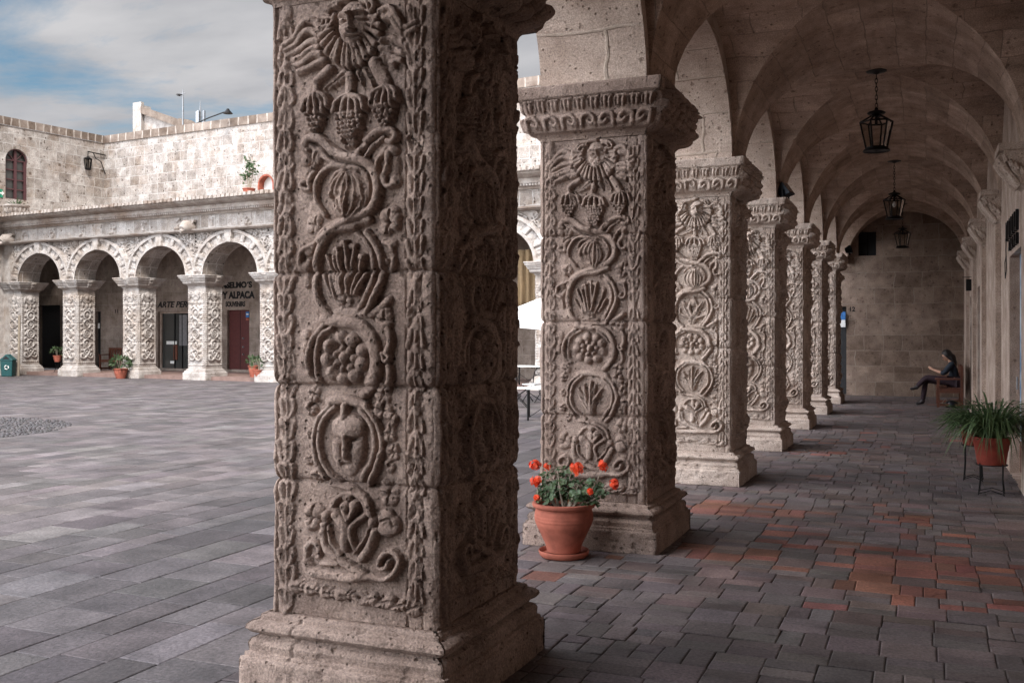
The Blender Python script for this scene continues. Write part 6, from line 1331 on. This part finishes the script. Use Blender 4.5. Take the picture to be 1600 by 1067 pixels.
m_ = MB(); m_.add([(sx_ * w_, sy_ * w_, z) for z, w_ in ((0, 0.20), (0.62, 0.235)) for sx_, sy_ in ((-1, -1), (1, -1), (1, 1), (-1, 1))], [(3, 2, 1, 0), (4, 5, 6, 7)] + [(k, (k + 1) % 4, 4 + (k + 1) % 4, 4 + k) for k in range(4)]); bevelled(m_.build('body', M['green'], bn), 0.03)
m_ = MB(); m_.box(-0.25, 0.25, -0.25, 0.25, 0.625, 0.66); m_.add([(-0.24, -0.24, 0.661), (0.24, -0.24, 0.661), (0.0, -0.24, 0.88), (-0.24, 0.24, 0.661), (0.24, 0.24, 0.661), (0.0, 0.24, 0.88)], [(0, 1, 2), (5, 4, 3), (0, 2, 5, 3), (1, 4, 5, 2)]); hd_ = bevelled(m_.build('lid', M['green'], bn), 0.015)
m_ = MB(); m_.add([(-0.14, -0.244, 0.68), (0.14, -0.244, 0.68), (0.0, -0.244, 0.81)], [(0, 1, 2)]); m_.build('opening', M['dark'], hd_)
m_ = MB()
for k in range(3): a = R(90 + 120 * k); a2 = a + R(85); m_.tube([(0.02 + 0.075 * math.cos(a), -0.232, 0.36 + 0.075 * math.sin(a)), (0.02 + 0.075 * math.cos((a + a2) / 2), -0.232, 0.36 + 0.075 * math.sin((a + a2) / 2)), (0.02 + 0.075 * math.cos(a2), -0.232, 0.36 + 0.075 * math.sin(a2))], 0.022, 5)
m_.build('recycling_mark', M['whitepaint'], bn)
p_ = floc(27, 580, -0.6); bp = thing('block_pier', 'low pier of whitish blocks standing behind the green bin', 'masonry', FM @ Vector((p_.x - 0.55, -0.6, 0)), FA); m_ = MB()
for k in range(3): m_.box(-0.62 + 0.02 * (k % 2), 0.52, -0.14, 0.14, 0.003 + k * 0.30, 0.29 + k * 0.30)
bevelled(m_.build('blocks', M['white'], bp), 0.02); m_ = MB(); m_.tube([(0.62, 0.0, 0.0), (0.63, 0.02, 1.3), (0.61, 0.05, 2.4)], 0.05, 8); m_.build('post', M['stem'], bp)

def cafe_table(label, loc, rz, h=0.64):
    t = thing('cafe_table', label, 'table', loc, rz, 'cafe tables in the courtyard'); m_ = MB(); m_.box(0, 0.8, 0, 0.8, h - 0.025, h); bevelled(m_.build('tabletop', M['whitepaint'], t), 0.008)
    for x in (0.03, 0.77):
        for y in (0.03, 0.77): m_ = MB(); m_.tube([(x, y, 0), (x, y, h - 0.027)], 0.02, 8); m_.build('leg', M['iron'], t)
    for a, b in (((0.03, 0.03), (0.77, 0.03)), ((0.03, 0.03), (0.03, 0.77))):
        c_ = ((a[0] + b[0]) / 2, (a[1] + b[1]) / 2, 0.30); m_ = MB(); m_.tube([(a[0], a[1], 0.05), c_, (b[0], b[1], 0.05)], 0.008, 6); m_.tube([(a[0], a[1], 0.55), c_, (b[0], b[1], 0.55)], 0.008, 6); m_.build('brace', M['iron'], t)
    return t
def cafe_chair(label, loc, rz):
    t = thing('cafe_chair', label, 'chair', loc, rz, 'cafe chairs in the courtyard'); m_ = MB(); m_.box(-0.2, 0.2, -0.2, 0.2, 0.425, 0.45); bevelled(m_.build('seat', M['whitepaint'], t), 0.008)
    for x in (-0.2, 0.2):
        for y in (-0.2, 0.2): m_ = MB(); m_.tube([(x, y, 0.0), (x, -y * 0.2, 0.25), (x, y, 0.425)], 0.012, 6); m_.build('leg', M['iron'], t)
    m_ = MB(); m_.tube([(-0.2, 0.2, 0.42), (-0.2, 0.24, 0.7), (-0.12, 0.25, 0.82), (0.12, 0.25, 0.82), (0.2, 0.24, 0.7), (0.2, 0.2, 0.42)], 0.012, 6); m_.tube([(-0.2, 0.24, 0.66), (0.2, 0.24, 0.66)], 0.012, 6); m_.build('backrest', M['iron'], t); return t
g0 = at(822.5, 657, (0, 0, 0), (0, 0, 1)); cafe_table('near white-topped cafe table with black legs, seen between the first two pillars', g0, R(20), 0.62)
cafe_chair('folding chair left of the near cafe table, mostly behind the nearest pillar', at(811, 636, (0, 0, 0), (0, 0, 1)), R(110)); cafe_chair('folding chair pushed in behind the near cafe table', at(834, 628, (0, 0, 0), (0, 0, 1)), R(-20))
g1 = at(805, 610, (0, 0, 0), (0, 0, 1)); cafe_table('far white-topped cafe table beside the red flower tub', g1, R(15), 0.72)
p_ = at(826, 596, (0, 0, 0), (0, 0, 1)); bushy('flower_tub', 'wide terracotta tub with green leaves and red blooms in the courtyard gap', p_, 0.26, 0.30, 0.34, 120, 'terracotta', 3, None, 0.13, 'potted plant')
pc = at(872, 630, (0, 0, 0), (0, 0, 1)); pr = thing('parasol', 'white canvas parasol leaning over the cafe tables, seen between the first two pillars', 'parasol', pc); m_ = MB(); m_.tube([(0, 0, 0), (0.12, 0, 2.9)], 0.025, 8); m_.build('pole', M['wood'], pr)
m_ = MB(); n = 8; T = Matrix.Translation((0.1, 0, 2.55)) @ Matrix.Rotation(R(12), 4, 'Y'); ring = [T @ Vector((1.28 * math.cos(6.2832 * (k + .5) / n), 1.28 * math.sin(6.2832 * (k + .5) / n), -0.62)) for k in range(n)]; mid_ = [T @ Vector((0.6 * math.cos(6.2832 * (k + .5) / n), 0.6 * math.sin(6.2832 * (k + .5) / n), -0.18)) for k in range(n)]; tp_ = T @ Vector((0, 0, 0.1))
for k in range(n):
    k2 = (k + 1) % n; dn = Vector((0, 0, -0.24)); sag = (ring[k] + ring[k2]) / 2 + Vector((0, 0, 0.06)); m_.add([tp_, mid_[k], mid_[k2], ring[k], sag, ring[k2], ring[k] + dn, sag + dn, ring[k2] + dn], [(0, 1, 2), (1, 3, 4), (1, 4, 2), (2, 4, 5), (3, 6, 7, 4), (4, 7, 8, 5)])
cp = m_.build('canopy', M['cloth'], pr); sm_ = cp.modifiers.new('solid', 'SOLIDIFY'); sm_.thickness = 0.006
m_ = MB()
for k in range(n): m_.tube([T @ Vector((0, 0, -0.28)), mid_[k] + Vector((0, 0, -0.02))], 0.008, 5)
m_.build('rib', M['wood'], pr)
# ochre curtain hung in the far arch behind the parasol
q0, q1 = floc(808, 484, 0.75), floc(842, 405, 0.75); m_ = MB(); n = 24; V = []
for j in range(9):
    for i in range(n + 1): u = i / n; V.append((q0.x + (q1.x - q0.x) * u, 0.75 + 0.07 * math.sin(u * 19 + j * 0.2) + 0.03 * math.sin(u * 41), q0.z + (q1.z + 0.3 - q0.z) * j / 8 + 0.10 * math.sin(u * 5) * (1 - j / 8)))
m_.add(V, [(j * (n + 1) + i, j * (n + 1) + i + 1, (j + 1) * (n + 1) + i + 1, (j + 1) * (n + 1) + i) for j in range(8) for i in range(n)]); oc_ = m_.build('hanging_curtain', M['ochre'], None, smooth=True); oc_.matrix_world = FM; so_ = oc_.modifiers.new('solid', 'SOLIDIFY'); so_.thickness = 0.01; tag(oc_, 'ochre canvas curtain hung in the far archway behind the white parasol', 'curtain')
